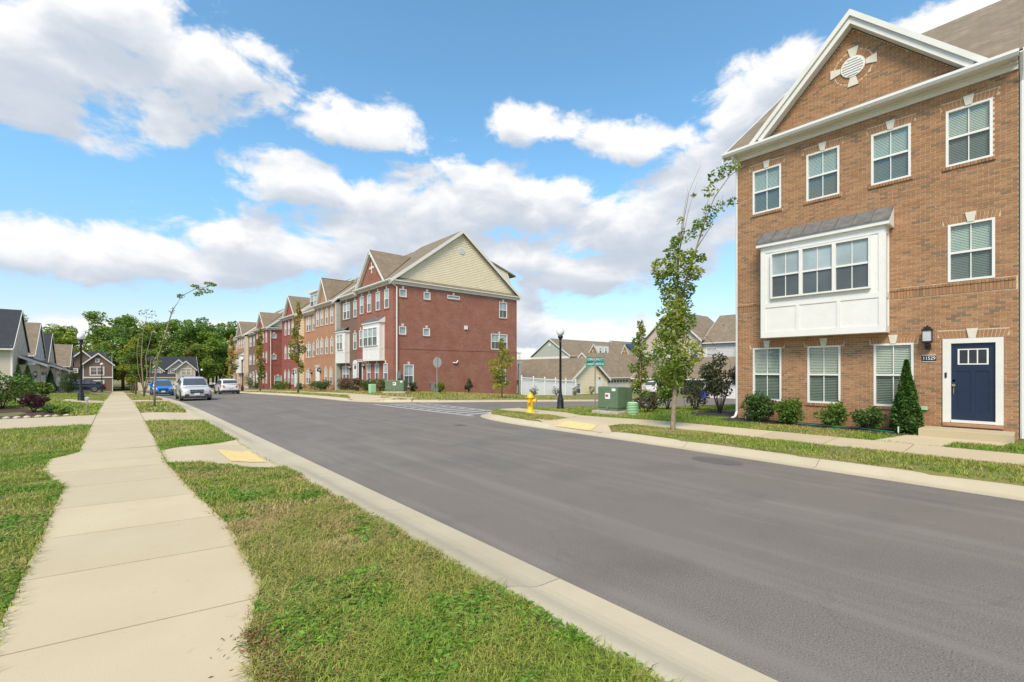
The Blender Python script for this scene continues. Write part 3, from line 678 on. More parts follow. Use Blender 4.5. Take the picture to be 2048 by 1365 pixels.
belt = (0, NW, 3.76, 4.06); sills = [(a - .06, b + .06, c - .1, c) for a, b, c, d in wins if c < 8 and c != 4.08]
voids = holes + arches + [belt] + sills + [(bay_h[0] + .1, bay_h[1] - .1, bay_h[2] + .1, bay_h[3])]
RC = (3.42, 10.98, .31)
def lay(lo_hi, z, i, extra):
    zc = z + BH / 2; lo, hi = lo_hi
    for p, q in solid(lo, hi, zc, extra):
        off = (i % 2) * CL / 2; k = math.floor((p - off) / CL)
        while True:
            b0 = k * CL + off; b1 = b0 + BL; k += 1
            if b0 >= q - .03: break
            c0, c1 = max(b0, p + .004 if p > lo else p), min(b1, q - .004 if q < hi else q)
            if c1 - c0 > .03: bricks.append((c0, c1, z, z + BH, 0.0))
i = 0; z = -.32
while z < 9.3:
    lay((0.0, NW), z, i, voids); i += 1; z += CH
z = 9.36
while z < 12.1:
    h = (12.15 - z - BH) / 1.02
    dz = abs(z + BH / 2 - RC[1]); ring = [(RC[0] - math.sqrt(.5 ** 2 - dz * dz), RC[0] + math.sqrt(.5 ** 2 - dz * dz), z - 1, z + 1)] if dz < .5 else []
    if h > .05: lay((3.41 - h, 3.41 + h), z, i, ring)
    i += 1; z += CH
a = .004
while a < NW - .03:                                           # belt: soldier course under a proud rowlock
    bricks.append((a, min(a + BH, NW), 3.765, 3.965, .012)); bricks.append((a, min(a + BH, NW), 3.98, 4.052, .03)); a += CH
for (p, q, r, s) in sills:
    a = p
    while a < q - .03: bricks.append((a, min(a + BH, q), r + .01, s - .004, .035)); a += CH
singles = [k for k, bk in enumerate(bricks) if abs(bk[1] - bk[0] - BL) < 1e-4 and bk[4] == 0.0]
def bdist(k): c = bricks[k]; return (HX) ** 2 + (HY - (c[0] + c[1]) / 2) ** 2 + (HZ + c[2] - 2.0) ** 2
singles.sort(key=bdist); near300 = set(singles[:300])
bme = MB().box(0, BL, -.006, .0, 0, BH, FRONT).mesh('brick', 'brick_single')
bV, bF, bR = [], [], []
tmpl = [(0, 1, 5, 4), (1, 3, 7, 5), (3, 2, 6, 7), (2, 0, 4, 6), (4, 5, 7, 6)]
def put(v8, rnd):
    k = len(bV); bV.extend(v8); bF.extend([tuple(k + j for j in f) for f in tmpl]); bR.extend([rnd] * 8)
for k, (p, q, r, s, n) in enumerate(bricks):
    jit = RNG.uniform(-.0025, .003)
    if k in near300:
        o = bpy.data.objects.new('brick', bme); link(o, wall); o.location = (p, -jit, r)
    else: put([FRONT(x, nn, zz) for nn in (-.006, n + jit) for zz in (r, s) for x in (p, q)], RNG.random())
for (p, q, r, s) in arches:                                   # fanned jack arches
    n = int((q - p) / .072); c = (p + q) / 2
    for j in range(n):
        b0, b1 = p + (q - p) * j / n + .009, p + (q - p) * (j + 1) / n - .007
        f = lambda x, zz: c + (x - c) * (.93 + .09 * (zz - r) / (s - r))
        put([FRONT(f(x, zz), nn, zz) for nn in (-.006, .004) for zz in (r + .006, s - .006) for x in (b0, b1)], RNG.choice([.1, .25, .3, .62, .55]))
for j in range(34):                                           # ring round the gable vent
    t0, t1 = 2 * math.pi * j / 34 + .012, 2 * math.pi * (j + 1) / 34 - .012
    put([FRONT(RC[0] + rr * math.cos(t), nn, RC[1] + rr * math.sin(t)) for nn in (-.006, .006) for rr in (.32, .47) for t in (t0, t1)], RNG.choice([.1, .25, .62]))
bo = np_mesh('brickwork', np.array(bV), np.array(bF), 'brick_field', parent=wall, attr=np.array(bR)); bo['kind'] = 'stuff'
for (a, b, c, d) in wins: window(nh, FRONT, a, b, c, d, near=True, open_slats=c < 1) 
for (a, b, c, d) in wins + [door_h]: keystone(nh, FRONT, (a + b) / 2, d - .005, .25, .085)
rosette(nh, FRONT, RC[0], RC[1], .31, .58)
box_bay(nh, .98, 4.27, 2.79, 5.83, .52, (1.3, 3.96, 4.07, 5.58, 3), roof_rise=.62)
eaves(nh, NW, 9.22, .4, e0=.35, e1=.0)
ro, zr = main_roof(nh, NW, ND, 9.49, .75, 'shingle_brown', .4, end0=.35, end1=.0)
cross_gable(nh, .52, 6.3, 9.56, 12.55, .75, 'shingle_brown', 'brick_tan', ov=.33, trim=.13, face=False)
# front door
dr = MB(); dr.box(5.42, 5.585, -.1, .035, .3, 2.55, FRONT); dr.box(6.41, 6.55, -.1, .035, .3, 2.55, FRONT); dr.box(5.585, 6.41, -.1, .035, 2.42, 2.55, FRONT); dr.build('door_frame', 'white_trim', nh)
dd_ = MB(); dd_.box(5.585, 6.41, -.09, -.045, .37, 2.42, FRONT); leaf = dd_.build('door', 'door_navy', nh)
pn = MB()
for (p, q, r, s) in ((5.585, 5.7, .37, 2.42), (6.295, 6.41, .37, 2.42), (5.7, 6.295, .37, .62), (5.7, 6.295, 1.68, 1.84), (5.7, 6.295, 2.28, 2.42), (5.955, 6.04, .62, 1.68)): pn.box(p, q, -.044, -.03, r, s, FRONT)
pn.build('door_rail', 'door_navy', leaf)
gf = MB(); gf.box(5.71, 5.745, -.044, -.018, 1.85, 2.27, FRONT); gf.box(6.25, 6.285, -.044, -.018, 1.85, 2.27, FRONT); gf.box(5.745, 6.25, -.044, -.018, 1.85, 1.88, FRONT); gf.box(5.745, 6.25, -.044, -.018, 2.24, 2.27, FRONT)
for c in (5.913, 6.082): gf.box(c - .012, c + .012, -.044, -.02, 1.88, 2.24, FRONT)
gf.build('glazing_frame', 'white_paint', leaf)
for p, q in ((5.745, 5.901), (5.925, 6.07), (6.094, 6.25)): MB().box(p, q, -.043, -.034, 1.88, 2.24, FRONT).build('pane', 'glass_dark', leaf)
kb = MB(); kb.lathe([(.03, 0), (.03, .02), (.015, .03)], 12, (5.635, .03, 1.42), 'y'); kb.lathe([(.035, -.03), (.04, 0), (.02, .04)], 12, (5.635, .0, 1.3), 'y'); kb.tube([(5.635, .02, 1.25), (5.635, -.035, 1.2), (5.635, -.035, 1.1), (5.635, .02, 1.05)], .011)
kb.build('door_handle', 'brass', leaf)
MB().box(5.42, 6.55, -.1, .05, .2, .3, FRONT).build('threshold', 'brick_tan', nh); MB().box(5.585, 6.41, -.045, .06, .302, .37, FRONT).build('door_sill', 'white_trim', nh)
MB().box(5.465, 5.505, .036, .055, 1.5, 1.64, FRONT).build('doorbell', 'black_metal', nh)
wall_lamp(nh, FRONT, 5.13, 2.5, 1.0)
pl = MB().box(5.0, 5.29, .004, .02, 1.95, 2.11, FRONT).build('number_plate', 'door_black', nh)
text_mesh('number', '11529', .13, 'sign_white', pl, Matrix.Translation((5.145, -.022, 2.03)) @ Matrix.Rotation(math.pi / 2, 4, 'X'), .24)
bpl = MB(); bpl.box(5.0, 5.29, .004, .016, 1.935, 1.949, FRONT); bpl.box(5.0, 5.29, .004, .016, 2.111, 2.125, FRONT); bpl.build('plate_border', 'sign_white', pl)
MB().box(4.98, 5.12, .004, .06, .6, .7, FRONT).build('outlet_box', 'pedestal_green', nh)
downspout(nh, [(-.06, -.4, 9.45), (-.06, -.1, 9.1), (-.06, .06, 8.9), (-.06, .06, .2), (-.06, -.1, .02), (-.1, -.3, -.02)])
downspout(nh, [(6.86, -.42, 9.45), (6.86, -.12, 9.1), (6.86, .0, 8.9), (6.86, .0, .0)], .04)
# front step
st = MB().box(5.05, 6.75, .14, 1.05, -.25, .17, FRONT).build('front_step', 'step_concrete', None, bevel=.012); st.location = (HX, HY, HZ); st.rotation_euler = (0, 0, -math.pi / 2)
tag(st, 'low concrete step in front of the navy door', 'step')
# adjoining darker house
nb_ = thing('townhouse', 'dark red brick townhouse adjoining the orange brick house', 'house', (17.22, .2, .3), -math.pi / 2)
w2 = MB(); w2.box(0, 5.6, -13.6, 0, -.4, 9.35, FRONT); w2.build('wall', 'brick_dark', nb_)
eaves(nb_, 5.6, 9.3, .4, e0=.0, e1=.0); main_roof(nb_, 5.6, 13.6, 9.62, .75, 'shingle_brown', .4, end0=.2, end1=.1)
for a in (.9, 3.2):
    for z0, z1 in ((7.2, 8.72), (4.08, 5.63), (.65, 2.48)): window(nb_, lambda p, n, z: FRONT(p, n + .05, z), a, a + .9, z0, z1)
# ------------------------------------------------------------------ the row across the side street
def portal(root, a0, a1, z1, mat, arch=False):
    mb = MB(); mb.box(a0 - .14, a0, .004, .06, .3, z1, FRONT); mb.box(a1, a1 + .14, .004, .06, .3, z1, FRONT)
    if arch:
        c = (a0 + a1) / 2; r = (a1 - a0) / 2 + .14; mb.prism([FRONT(c + r * math.cos(t), .004, z1 + r * .8 * math.sin(t)) for t in np.linspace(0, math.pi, 11)], (0, -.07, 0))
    else: mb.box(a0 - .2, a1 + .2, .004, .1, z1, z1 + .16, FRONT); mb.box(a0 - .26, a1 + .26, .004, .16, z1 + .161, z1 + .22, FRONT)
    mb.build('door_frame', 'white_trim', root)
    d = MB().box(a0, a1, .003, .02, .32, z1, FRONT).build('door', mat, root)
    MB().box(a0 + .15, a1 - .15, .021, .026, z1 - .5, z1 - .15, FRONT).build('pane', 'glass_dark', d); MB().box(a0 + .06, a0 + .1, .021, .06, 1.25, 1.36, FRONT).build('door_handle', 'brass', d)
def unit(label, x, yl, z, Wd, wallm, w3=(), w2=(), w1=(), gable=None, gface=None, gvent=False, bay=None, door=None, arch=False, end=None, strip=None, dormer=None, roof='shingle_brown', lamps=(), r1=.12, depth=14.0, ks=True, slope=.75, cols=2):
    root = thing('townhouse', label, 'house', (x, yl, z), -math.pi / 2)
    H = []
    for ws, (z0, z1) in ((w3, (7.1, 8.76)), (w2, (3.93, 5.55)), (w1, (.66, 2.3))):
        for w in ws: H.append((w[0], w[1], z0, z1, len(w) > 2))
    wl = MB(); hh = [h[:4] for h in H]; wall_holes(wl, FRONT, 0, Wd, -1.0, 9.3, hh, rev=.1)
    wl.poly([(0, 0, -1), (0, depth, -1), (0, depth, 9.3), (0, 0, 9.3)]); wl.poly([(0, depth, -1), (Wd, depth, -1), (Wd, depth, 9.3), (0, depth, 9.3)])
    E_ = make_end(Wd); eh = (end or {}).get('wins', [])
    if not strip: wall_holes(wl, E_, 0, depth, -1, 9.3, [w[:4] for w in eh], rev=.1)
    wl.build('wall', wallm, root, fix=False)
    if strip:
        sm = MB(); siding(sm, E_, 0, depth, -.9, 9.3, ex=.2); sm.build('side_siding', strip, root, fix=False)
        MB().box(-.006, .12, -.004, .035, -.6, 9.2, lambda a, n, zz: (Wd + n, a, zz)).build('corner_board', 'white_trim', root)
    for h in H:
        window(root, FRONT, *h[:4], double=h[4], cols=cols if not h[4] else 1, t=.06)
        if ks: keystone(root, FRONT, (h[0] + h[1]) / 2, h[3], .26, .09)
        MB().box(h[0] - .06, h[1] + .06, .002, .04, h[2] - .1, h[2] - .004, FRONT).build('sill', wallm, root)
    MB().box(.0, Wd, .002, .022, 3.62, 3.86, FRONT).build('brick_band', wallm, root)
    eaves(root, Wd, 9.12, .4, e0=.05, e1=.05 if not end else .3)
    ro, zr = main_roof(root, Wd, depth, 9.4, slope, roof, .4, end0=.02, end1=r1 if not end else .3)
    if gable:
        a0, a1, za = gable; cross_gable(root, a0, a1, 9.48, za, slope, roof, wallm, ov=.33, trim=.12)
        am = (a0 + a1) / 2
        if gvent: rosette(root, lambda a, n, zz: FRONT(a, n + .02, zz), am, 9.5 + (za - 9.5) * .5, .2, .5, False)
    if bay: box_bay(root, *bay[:4], .5, bay[4], roof_rise=.55, hip=bay[5], panels=bay[1] - bay[0] > 2.7)
    if door: portal(root, door[0], door[1], 2.5, door[2], arch)
    for a in lamps: wall_lamp(root, FRONT, a, 2.1, .8)
    if dormer:
        a, w = dormer; dm_ = MB(); dm_.box(a, a + w, -3.2, -.6, 9.6, 11.9, FRONT); d = dm_.build('dormer', 'siding_white', root)
        MB().box(a - .2, a + w + .2, -3.6, -.35, 11.9, 12.1, FRONT).build('dormer_roof', 'white_trim', root)
        for k in range(2): window(root, lambda p, n, zz: FRONT(p, n - .51, zz), a + .15 + k * (w / 2 - .05), a + .05 + (k + 1) * (w / 2 - .05), 10.15, 11.6, cols=1)
    if end:
        for w in eh:
            window(root, E_, *w[:4], double=len(w) > 4, cols=1 if w[1] - w[0] < .8 else 2, t=.07, sash=w[3] - w[2] > .9); keystone(root, E_, (w[0] + w[1]) / 2, w[3], .24, .1)
            MB().box(w[0] - .06, w[1] + .06, .002, .04, w[2] - .1, w[2] - .004, E_).build('sill', wallm, root)
        MB().box(0, depth, .002, .025, 3.55, 3.8, E_).build('brick_band', wallm, root)
        zt = 9.4 + slope * (depth / 2 + .4)
        sm = MB(); siding(sm, E_, 0, depth, 9.3, zt, ex=.16, clip=lambda zz: (max(0, (zz + .16 - 9.4) / slope - .4), min(depth, depth - (zz + .16 - 9.4) / slope + .4)), n=.01)
        sm.build('gable_siding', end['siding'], root, fix=False)
        MB().poly([(Wd - .02, 0, 9.2), (Wd - .02, depth, 9.2), (Wd - .02, depth / 2, zt - .1)]).build('gable_backing', end['siding'], root, fix=False)
        MB().box(-.35, depth + .35, .004, .07, 9.05, 9.38, E_).build('end_frieze', 'white_trim', root)
        MB().prism([E_(-.38, .3, 9.4), E_(depth + .38, .3, 9.4), E_(depth - .2, .02, 9.68), E_(.2, .02, 9.68)], (0, 0, -.04)).build('pent_roof', roof, root)
        MB().box(-.4, depth + .4, .05, .32, 9.3, 9.38, E_).build('pent_soffit', 'white_trim', root)
        if end.get('vent'): rosette(root, lambda a, n, zz: E_(a, n + .03, zz), depth / 2, zt - 1.9, .36, 0, True)
        if end.get('rear_dormer'):
            d = MB().prism([(Wd - .6, 8.2, 13.6), (Wd - .6, 13.2, 12.1), (Wd - .6, 13.9, 10.4), (Wd - .6, 9, 11)], (-5, 0, 0)).build('rear_dormer', 'siding_cream', root); MB().prism([(Wd - .5, 8.0, 13.75), (Wd - .5, 14.3, 11.75), (Wd - .5, 14.3, 11.6), (Wd - .5, 8.0, 13.6)], (-5.2, 0, 0)).build('dormer_roof', roof, root)
        downspout(root, [(Wd - .1, -.42, 9.35), (Wd + .05, -.3, 9.2), (Wd + .09, .28, 8.8), (Wd + .09, .28, -.1)], .06)
    return root
A = unit('red brick end townhouse with cream siding gable facing the side street', 17.7, 43.44, .3, 7.64, 'brick_red', [(.61,1.45),(2.31,3.17),(4.18,5.04),(5.93,6.8)], [(.44,1.26)], [(2.2,3.04),(4.0,4.84),(5.76,6.6)],
    gable=(.2, 6.5, 12.75), gvent=True, bay=(2.5, 5.98, 2.55, 5.9, (2.75, 5.7, 3.87, 5.5, 3), False), door=(.35, 1.2, 'door_black'), lamps=(1.75,), end=dict(siding='siding_cream', vent=True, rear_dormer=True,
    wins=[(.56,1.24,8.03,8.7),(2.92,3.6,8.03,8.7),(5.4,6.78,8.36,8.7),(11.62,12.66,7.03,8.68),(.52,1.2,4.78,5.48),(2.86,3.55,4.78,5.46),(10.56,12.7,3.8,5.38,1),(.96,1.93,.25,2.2),(11.5,12.5,.3,2.05)]), depth=14.0)
EA = make_end(7.64)
MB().box(7.3, 7.65, .004, .1, 5.6, 5.95, EA).build('vent_hood', 'white_paint', A); MB().box(.25, .6, .004, .2, 1.0, 1.6, EA).build('meter_box', 'galvanised', A)
MB().box(3.6, 4.2, .05, .3, -.2, .5, EA).build('gas_meter', 'galvanised', A); MB().tube([EA(3.4, .1, .55), EA(3.9, .15, .6), EA(3.95, .15, -.3)], .03).build('gas_pipe', 'galvanised', A)
MB().tube([EA(6.0, .05, 2.4), EA(6.35, .12, 2.4), EA(6.5, .12, 2.62)], .06).build('flue_pipe', 'white_paint', A)
unit('brown brick townhouse with small white bay and arched doorway', 17.7, 47.92, .12, 4.48, 'brick_brown', [(.74,2.55,1),(3.5,4.3)], [(3.45,4.3)], [(.6,2.4,1)], bay=(.12, 2.5, 2.6, 5.75, (.5, 2.1, 3.95, 5.5, 2), True), door=(3.6, 4.3, 'door_white'), arch=True, lamps=(2.9,))
unit('tan brick townhouse with steep narrow gable and sage siding return', 17.15, 54.5, -.15, 6.58, 'brick_tan', [(.7,1.5),(2.1,2.9),(3.66,4.46),(5.2,6.0)], [(.7,1.5),(2.1,2.9),(3.66,4.46),(5.2,6.0)], [(3.4,4.2),(4.95,5.75)], gable=(1.3, 5.0, 12.3), door=(.7, 1.7, 'door_white'), strip='siding_sage', lamps=(2.2,))
unit('tan brick recessed townhouse with white roof dormer', 17.7, 60.3, -.35, 5.8, 'brick_tan', [(.9,2.7,1),(3.4,4.2)], [(.9,2.7,1),(3.4,4.2)], [(.8,2.5,1)], dormer=(.6, 3.0), lamps=(3.2,))
unit('red brick townhouse with cream siding return and pointed gable', 16.96, 67.5, -.45, 7.2, 'brick_red2', [(1.37,2.2),(3.0,3.8),(4.65,5.45),(6.2,7.0)], [(1.37,2.2),(3.0,3.8),(4.65,5.45),(6.2,7.0)], [(1.2,2.0),(2.9,3.7),(4.6,5.4)], gable=(1.4, 6.6, 12.1), door=(6.1, 6.9, 'door_white'), strip='siding_cream', lamps=(5.7,))
unit('red brick end townhouse of the second row with plain brick flank', 17.7, 87.0, -.75, 9.0, 'brick_red2', [(1.0,1.8),(3.2,4.0),(5.2,6.0),(7.2,8.0)], [(1.0,1.8),(3.2,4.0),(5.2,6.0),(7.2,8.0)], [(3.2,4.0),(5.2,6.0),(7.2,8.0)], gable=(1.6, 7.2, 12.2), gvent=True, door=(1.0, 1.9, 'door_white'), end=dict(siding='siding_cream', vent=False, wins=[(.4,1.1,7.75,8.45),(.4,1.1,4.45,5.2),(.8,1.85,.3,1.9)]), lamps=(2.5,))
unit('brown brick townhouse with plain front in the second row', 17.8, 93.0, -.95, 6.0, 'brick_brown', [(1.0,2.8,1),(4.2,5.0)], [(1.0,2.8,1),(4.2,5.0)], [(1.0,2.8,1)], door=(4.0, 4.9, 'door_white'))
unit('tan brick townhouse with white bay and cream siding return', 17.2, 99.8, -1.1, 6.8, 'brick_tan', [(.6,1.4),(2.2,3.0),(3.9,4.7),(5.5,6.3)], [(.4,1.2)], [(.6,1.4),(2.2,3.0)], gable=(.8, 6.2, 12.1), bay=(2.0, 6.2, 2.6, 5.8, (2.6, 5.6, 3.95, 5.45, 3), False), door=(4.4, 5.2, 'door_white'), strip='siding_cream')
unit('plain tan brick townhouse at the far end of the row', 17.9, 113.0, -1.35, 13.2, 'brick_tan', [(1.2,3.0,1),(4.6,6.4,1),(8.6,9.4),(11,11.8)], [(1.2,2.0),(2.8,3.6),(4.4,5.2),(8.6,9.4)], [(1.2,3.0,1),(4.6,6.4,1)], dormer=(5.5, 3.0))
# ------------------------------------------------------------------ garages, rear houses, houses down the street
def gabled(root, x0, x1, y0, y1, z0, z1, zr, wallm, roofm, ridge='x', ov=.35, holes_f=(), holes_l=(), ex=.18, gable_mat=None, name='wall', left=True, right=True):
    """clapboard block: front faces -y, ridge along x or y; holes on the front and the left (-x) wall"""
    FL = lambda a, n, z: (x0 - n, y1 - (a - y0), z); FF = lambda a, n, z: (a, y0 - n, z); FR = lambda a, n, z: (x1 + n, a, z)
    mb = MB(); siding(mb, FF, x0, x1, z0, z1, holes_f, ex)
    if left: siding(mb, FL, y0, y1, z0, z1, holes_l, ex)
    if right: siding(mb, FR, y0, y1, z0, z1, (), ex)
    mb.box(x0 + .03, x1 - .03, y0 + .12, y1, z0, z1 - .02)
    mb.build(name, wallm, root, fix=False)
    gm = gable_mat or wallm
    g = MB(); ro = MB(); tr = []
    if ridge == 'x':
        ym = (y0 + y1) / 2; k = (zr - z1) / (ym - y0)
        siding(g, FL, y0, y1, z1, zr - .05, (), ex, clip=lambda z: (y0 + (z + ex - z1) / k, y1 - (z + ex - z1) / k))
        g2_ = MB(); siding(g2_, FR, y0, y1, z1, zr - .05, (), ex, clip=lambda z: (y0 + (z + ex - z1) / k, y1 - (z + ex - z1) / k)); g2_.build('gable_siding', gm, root, fix=False)
        e = k * ov; og = .14
        ro.slab([(x0 - og, y0 - ov, z1 - e), (x1 + og, y0 - ov, z1 - e), (x1 + og, ym, zr), (x0 - og, ym, zr)], .1); ro.slab([(x0 - og, y1 + ov, z1 - e), (x1 + og, y1 + ov, z1 - e), (x1 + og, ym, zr), (x0 - og, ym, zr)], .1)
        for xx, d in ((x0 - og - .04, .036), (x1 + og + .004, .036)):
            for ya, yb in ((y0 - ov, ym), (y1 + ov, ym)): tr.append(([(xx, ya, z1 - e + .03), (xx, yb, zr + .03), (xx, yb, zr - .22), (xx, ya, z1 - e - .22)], (d, 0, 0)))
        tr.append(([(x0 - og, y0 - ov - .1, z1 - e - .14), (x1 + og, y0 - ov - .1, z1 - e - .14), (x1 + og, y0 - ov - .1, z1 - e + .0), (x0 - og, y0 - ov - .1, z1 - e + .0)], (0, .1, 0)))
    else:
        xm = (x0 + x1) / 2; k = (zr - z1) / (xm - x0); e = k * ov
        siding(g, FF, x0, x1, z1, zr - .05, (), ex, clip=lambda z: (x0 + (z + ex - z1) / k, x1 - (z + ex - z1) / k))
        ro.slab([(x0 - ov, y0 - ov, z1 - e), (xm, y0 - ov, zr), (xm, y1 + ov, zr), (x0 - ov, y1 + ov, z1 - e)], .1); ro.slab([(x1 + ov, y0 - ov, z1 - e), (xm, y0 - ov, zr), (xm, y1 + ov, zr), (x1 + ov, y1 + ov, z1 - e)], .1)
        for xa, xb in ((x0 - ov, xm), (x1 + ov, xm)): tr.append(([(xa, y0 - ov - .04, z1 - e + .03), (xb, y0 - ov - .04, zr + .03), (xb, y0 - ov - .04, zr - .24), (xa, y0 - ov - .04, z1 - e - .24)], (0, .036, 0)))
        tr.append(([(x0 - ov - .1, y0 - ov, z1 - e - .14), (x0 - ov - .1, y1 + ov, z1 - e - .14), (x0 - ov - .1, y1 + ov, z1 - e), (x0 - ov - .1, y0 - ov, z1 - e)], (.1, 0, 0)))
    g.build('gable_siding', gm, root, fix=False); r = ro.build('roof', roofm, root)
    for p, d in tr: MB().prism(p, d).build('fascia', 'white_trim', r)
    cb = MB()
    for xx in (x0 - .03, x1 - .09): cb.box(xx, xx + .12, y0 - .035, y0 + .06, z0, z1 - .01)
    cb.build('corner_board', 'white_trim', root)
    return FF, FL, FR, r
def garage_door(root, fr, a0, a1, z0, z1, lights=True, rows=4):
    MB().box(a0 - .12, a1 + .12, -.02, .03, z1, z1 + .14, fr).build('door_lintel', 'white_trim', root)
    j = MB(); j.box(a0 - .12, a0, -.02, .03, z0, z1, fr); j.box(a1, a1 + .12, -.02, .03, z0, z1, fr); j.build('door_jamb', 'white_trim', root)
    h = (z1 - z0) / rows; d = MB().box(a0, a1, -.06, -.03, z0, z1, fr).build('garage_door', 'door_white', root)
    for k in range(rows): MB().box(a0 + .02, a1 - .02, -.029, -.012, z0 + k * h + .02, z0 + (k + 1) * h - .02, fr).build('door_panel', 'door_white', d)
    if lights:
        n = max(2, int((a1 - a0) / .62)); w = (a1 - a0) / n
        for k in range(n): MB().box(a0 + k * w + .08, a0 + (k + 1) * w - .08, -.011, -.004, z1 - h + .12, z1 - .12, fr).build('pane', 'glass_far_low', d)
def shut_door(root, fr, a0, a1, z0, z1, mat='door_white'):
    d = MB().box(a0, a1, .024, .05, z0, z1, fr).build('door', mat, root); f = MB(); f.box(a0 - .1, a0, .024, .06, z0, z1, fr); f.box(a1, a1 + .1, .024, .06, z0, z1, fr); f.box(a0 - .1, a1 + .1, .024, .06, z1, z1 + .1, fr); f.build('door_frame', 'white_trim', root)
    MB().box(a1 - .12, a1 - .06, .051, .09, z0 + .95, z0 + 1.05, fr).build('door_handle', 'brass', d)
g1 = thing('garage', 'long garage with cream siding gable end behind the white fence', 'garage')
FF, FL, FR, r = gabled(g1, 40.5, 47.3, 36, 64, -1.6, 1.1, 3.55, 'siding_cream', 'shingle_brown', 'y', holes_f=[(41.45, 42.25, -.87, .45)])
window(g1, FF, 41.45, 42.25, -.87, .45, cols=1, t=.09); shut_door(g1, FF, 45.15, 46.25, -1.0, .72); MB().box(45.6, 45.75, .02, .15, .95, 1.1, FF).build('wall_lamp', 'black_metal', g1)
downspout(g1, [(40.1, 35.7, .8), (40.4, 35.9, .6), (40.44, 35.94, .4), (40.44, 35.94, -1.3)], .05)
g2 = thing('garage', 'beige garage with closed white door and row of small panes', 'garage')
FF, FL, FR, r = gabled(g2, 49.6, 62, 38.5, 45.5, -1.7, 1.35, 4.5, 'siding_beige', 'shingle_brown', 'x', holes_f=[(50.7, 55.5, -1.5, .75)])
garage_door(g2, FF, 50.7, 55.5, -1.5, .75); shut_door(g2, FF, 57.0, 57.9, -1.2, .8); wall_lamp(g2, FF, 56.4, .5, 1.3); garage_door(g2, FF, 58.6, 61.6, -1.5, .75)
g3 = thing('garage', 'grey garage row with one door open onto a dark interior', 'garage', (50, 34, 0), -math.pi / 2)
hs = [(.4, 2.9, -1.3, .85), (3.5, 5.0, -1.3, .85), (6.6, 9.1, -1.3, .85), (10.2, 13.2, -1.3, .85)]
FF, FL, FR, r = gabled(g3, .1, 16, 0, 7, -1.6, 1.25, 3.6, 'siding_grey', 'shingle_brown', 'x', holes_f=hs)
garage_door(g3, FF, .4, 2.9, -1.3, .85); garage_door(g3, FF, 3.5, 5.0, -1.3, .85); garage_door(g3, FF, 10.2, 13.2, -1.3, .85)
MB().box(6.3, 9.3, -.11, -.09, -1.3, 1.0, FF).build('doorway_gloom_sheet', 'glass_dark', g3)  # dark sheet across the opening, its colour stands for the unlit inside
t3 = thing('townhouse', 'tall siding townhouse back with grey and white clapboard above garages', 'house', (60, 39, 0), -math.pi / 2)
hs = [(1.6, 2.6, 3.6, 5.2), (4.4, 5.4, 3.6, 5.2), (7.3, 8.7, 3.3, 5.0)]
FF, FL, FR, r = gabled(t3, 0, 9.0, 0, 11, -1.8, 6.4, 10.6, 'siding_tan', 'shingle_brown', 'y', holes_f=hs)
for k, h in enumerate(hs): window(t3, FF, *h, cols=1, t=.1)
window(t3, lambda a, n, z: FF(a, n + .06, z), 4.0, 5.2, 6.9, 8.5, cols=2, t=.1)
gabled(t3, 9.1, 14.2, .6, 11, -1.8, 6.0, 9.9, 'siding_grey', 'shingle_brown', 'x', left=False)
window(t3, lambda a, n, z: (a, .6 - n - .06, z), 9.5, 10.9, 3.4, 5.1, cols=2, t=.1)
gabled(t3, 14.3, 21, -.2, 11, -1.8, 6.15, 10.2, 'siding_white', 'shingle_brown', 'x', left=False)
for k, (a, y, h) in enumerate(((10.5, 3.6, .5), (12.2, 4.4, .6), (13.0, 4.2, .6), (15.5, 3.4, .7), (17, 4.0, .6))):
    MB().lathe([(.1, 0), (.1, h), (.02, h + .02)], 8, (a, y, 7.8 + k * .15)).build('roof_pipe', 'black_metal', t3)
def back_row(name_label, loc, wall_g, brick, ends, z1, zr, Wd, dp=14.0):
    t = thing('townhouse', name_label, 'house', loc)
    MB().box(0, Wd, .02, dp, -3, z1 - .01).build('wall', brick, t)
    g = MB(); k = (zr - z1) / (dp / 2); FL = lambda a, n, z: (-n, dp - a, z)
    siding(g, FL, 0, dp, z1, zr - .1, (), .25, clip=lambda z: (0 + (z + .25 - z1) / k, dp - (z + .25 - z1) / k)); g.build('gable_siding', wall_g, t, fix=False)
    MB().box(0, dp, .01, .12, z1 - .6, z1 - .05, FL).build('frieze', 'white_trim', t)
    rosette(t, lambda a, n, z: FL(a, n + .05, z), dp / 2, zr - 1.7, .42, 0, False)
    main_roof(t, Wd, dp, z1, (zr - z1) / (dp / 2 + .4), 'shingle_brown', .4, end0=.35, end1=.3)
    eaves(t, Wd, z1 - .3, .4)
    for a0, a1, za in ends:
        cross_gable(t, a0, a1, z1 + .08, za, (zr - z1) / (dp / 2 + .4), 'shingle_brown', brick, trim=.16); rosette(t, lambda a, n, z: FRONT(a, n + .02, z), (a0 + a1) / 2, z1 + (za - z1) * .45, .2, .45, False)
    a = 1.2
    while a < Wd - 1:
        window(t, lambda p, n, z: FRONT(p, n + .07, z), a, a + .9, z1 - 2.3, z1 - .7, cols=1, t=.12); a += 2.1
    return t
b1 = back_row('far brick townhouse row with sage siding gable above the garages', (85, 76, 0), 'siding_sage', 'brick_tan', [(6, 11.5, 8.9), (20, 25, 9.3)], 5.6, 10.3, 28)
d_ = MB().box(12.6, 17.6, 1.5, 5, 5.7, 8.6).build('dormer', 'siding_grey', b1)
for a in (13.2, 15.6): window(b1, lambda p, n, z: FRONT(p, n - 1.43, z), a, a + 1.3, 6.3, 8.2, cols=1, t=.2)
b2 = back_row('far red brick townhouse row with brown siding gable', (138, 97, 0), 'siding_taupe', 'brick_red2', [(8, 14, 11.5)], 7.4, 13.0, 40, 13)
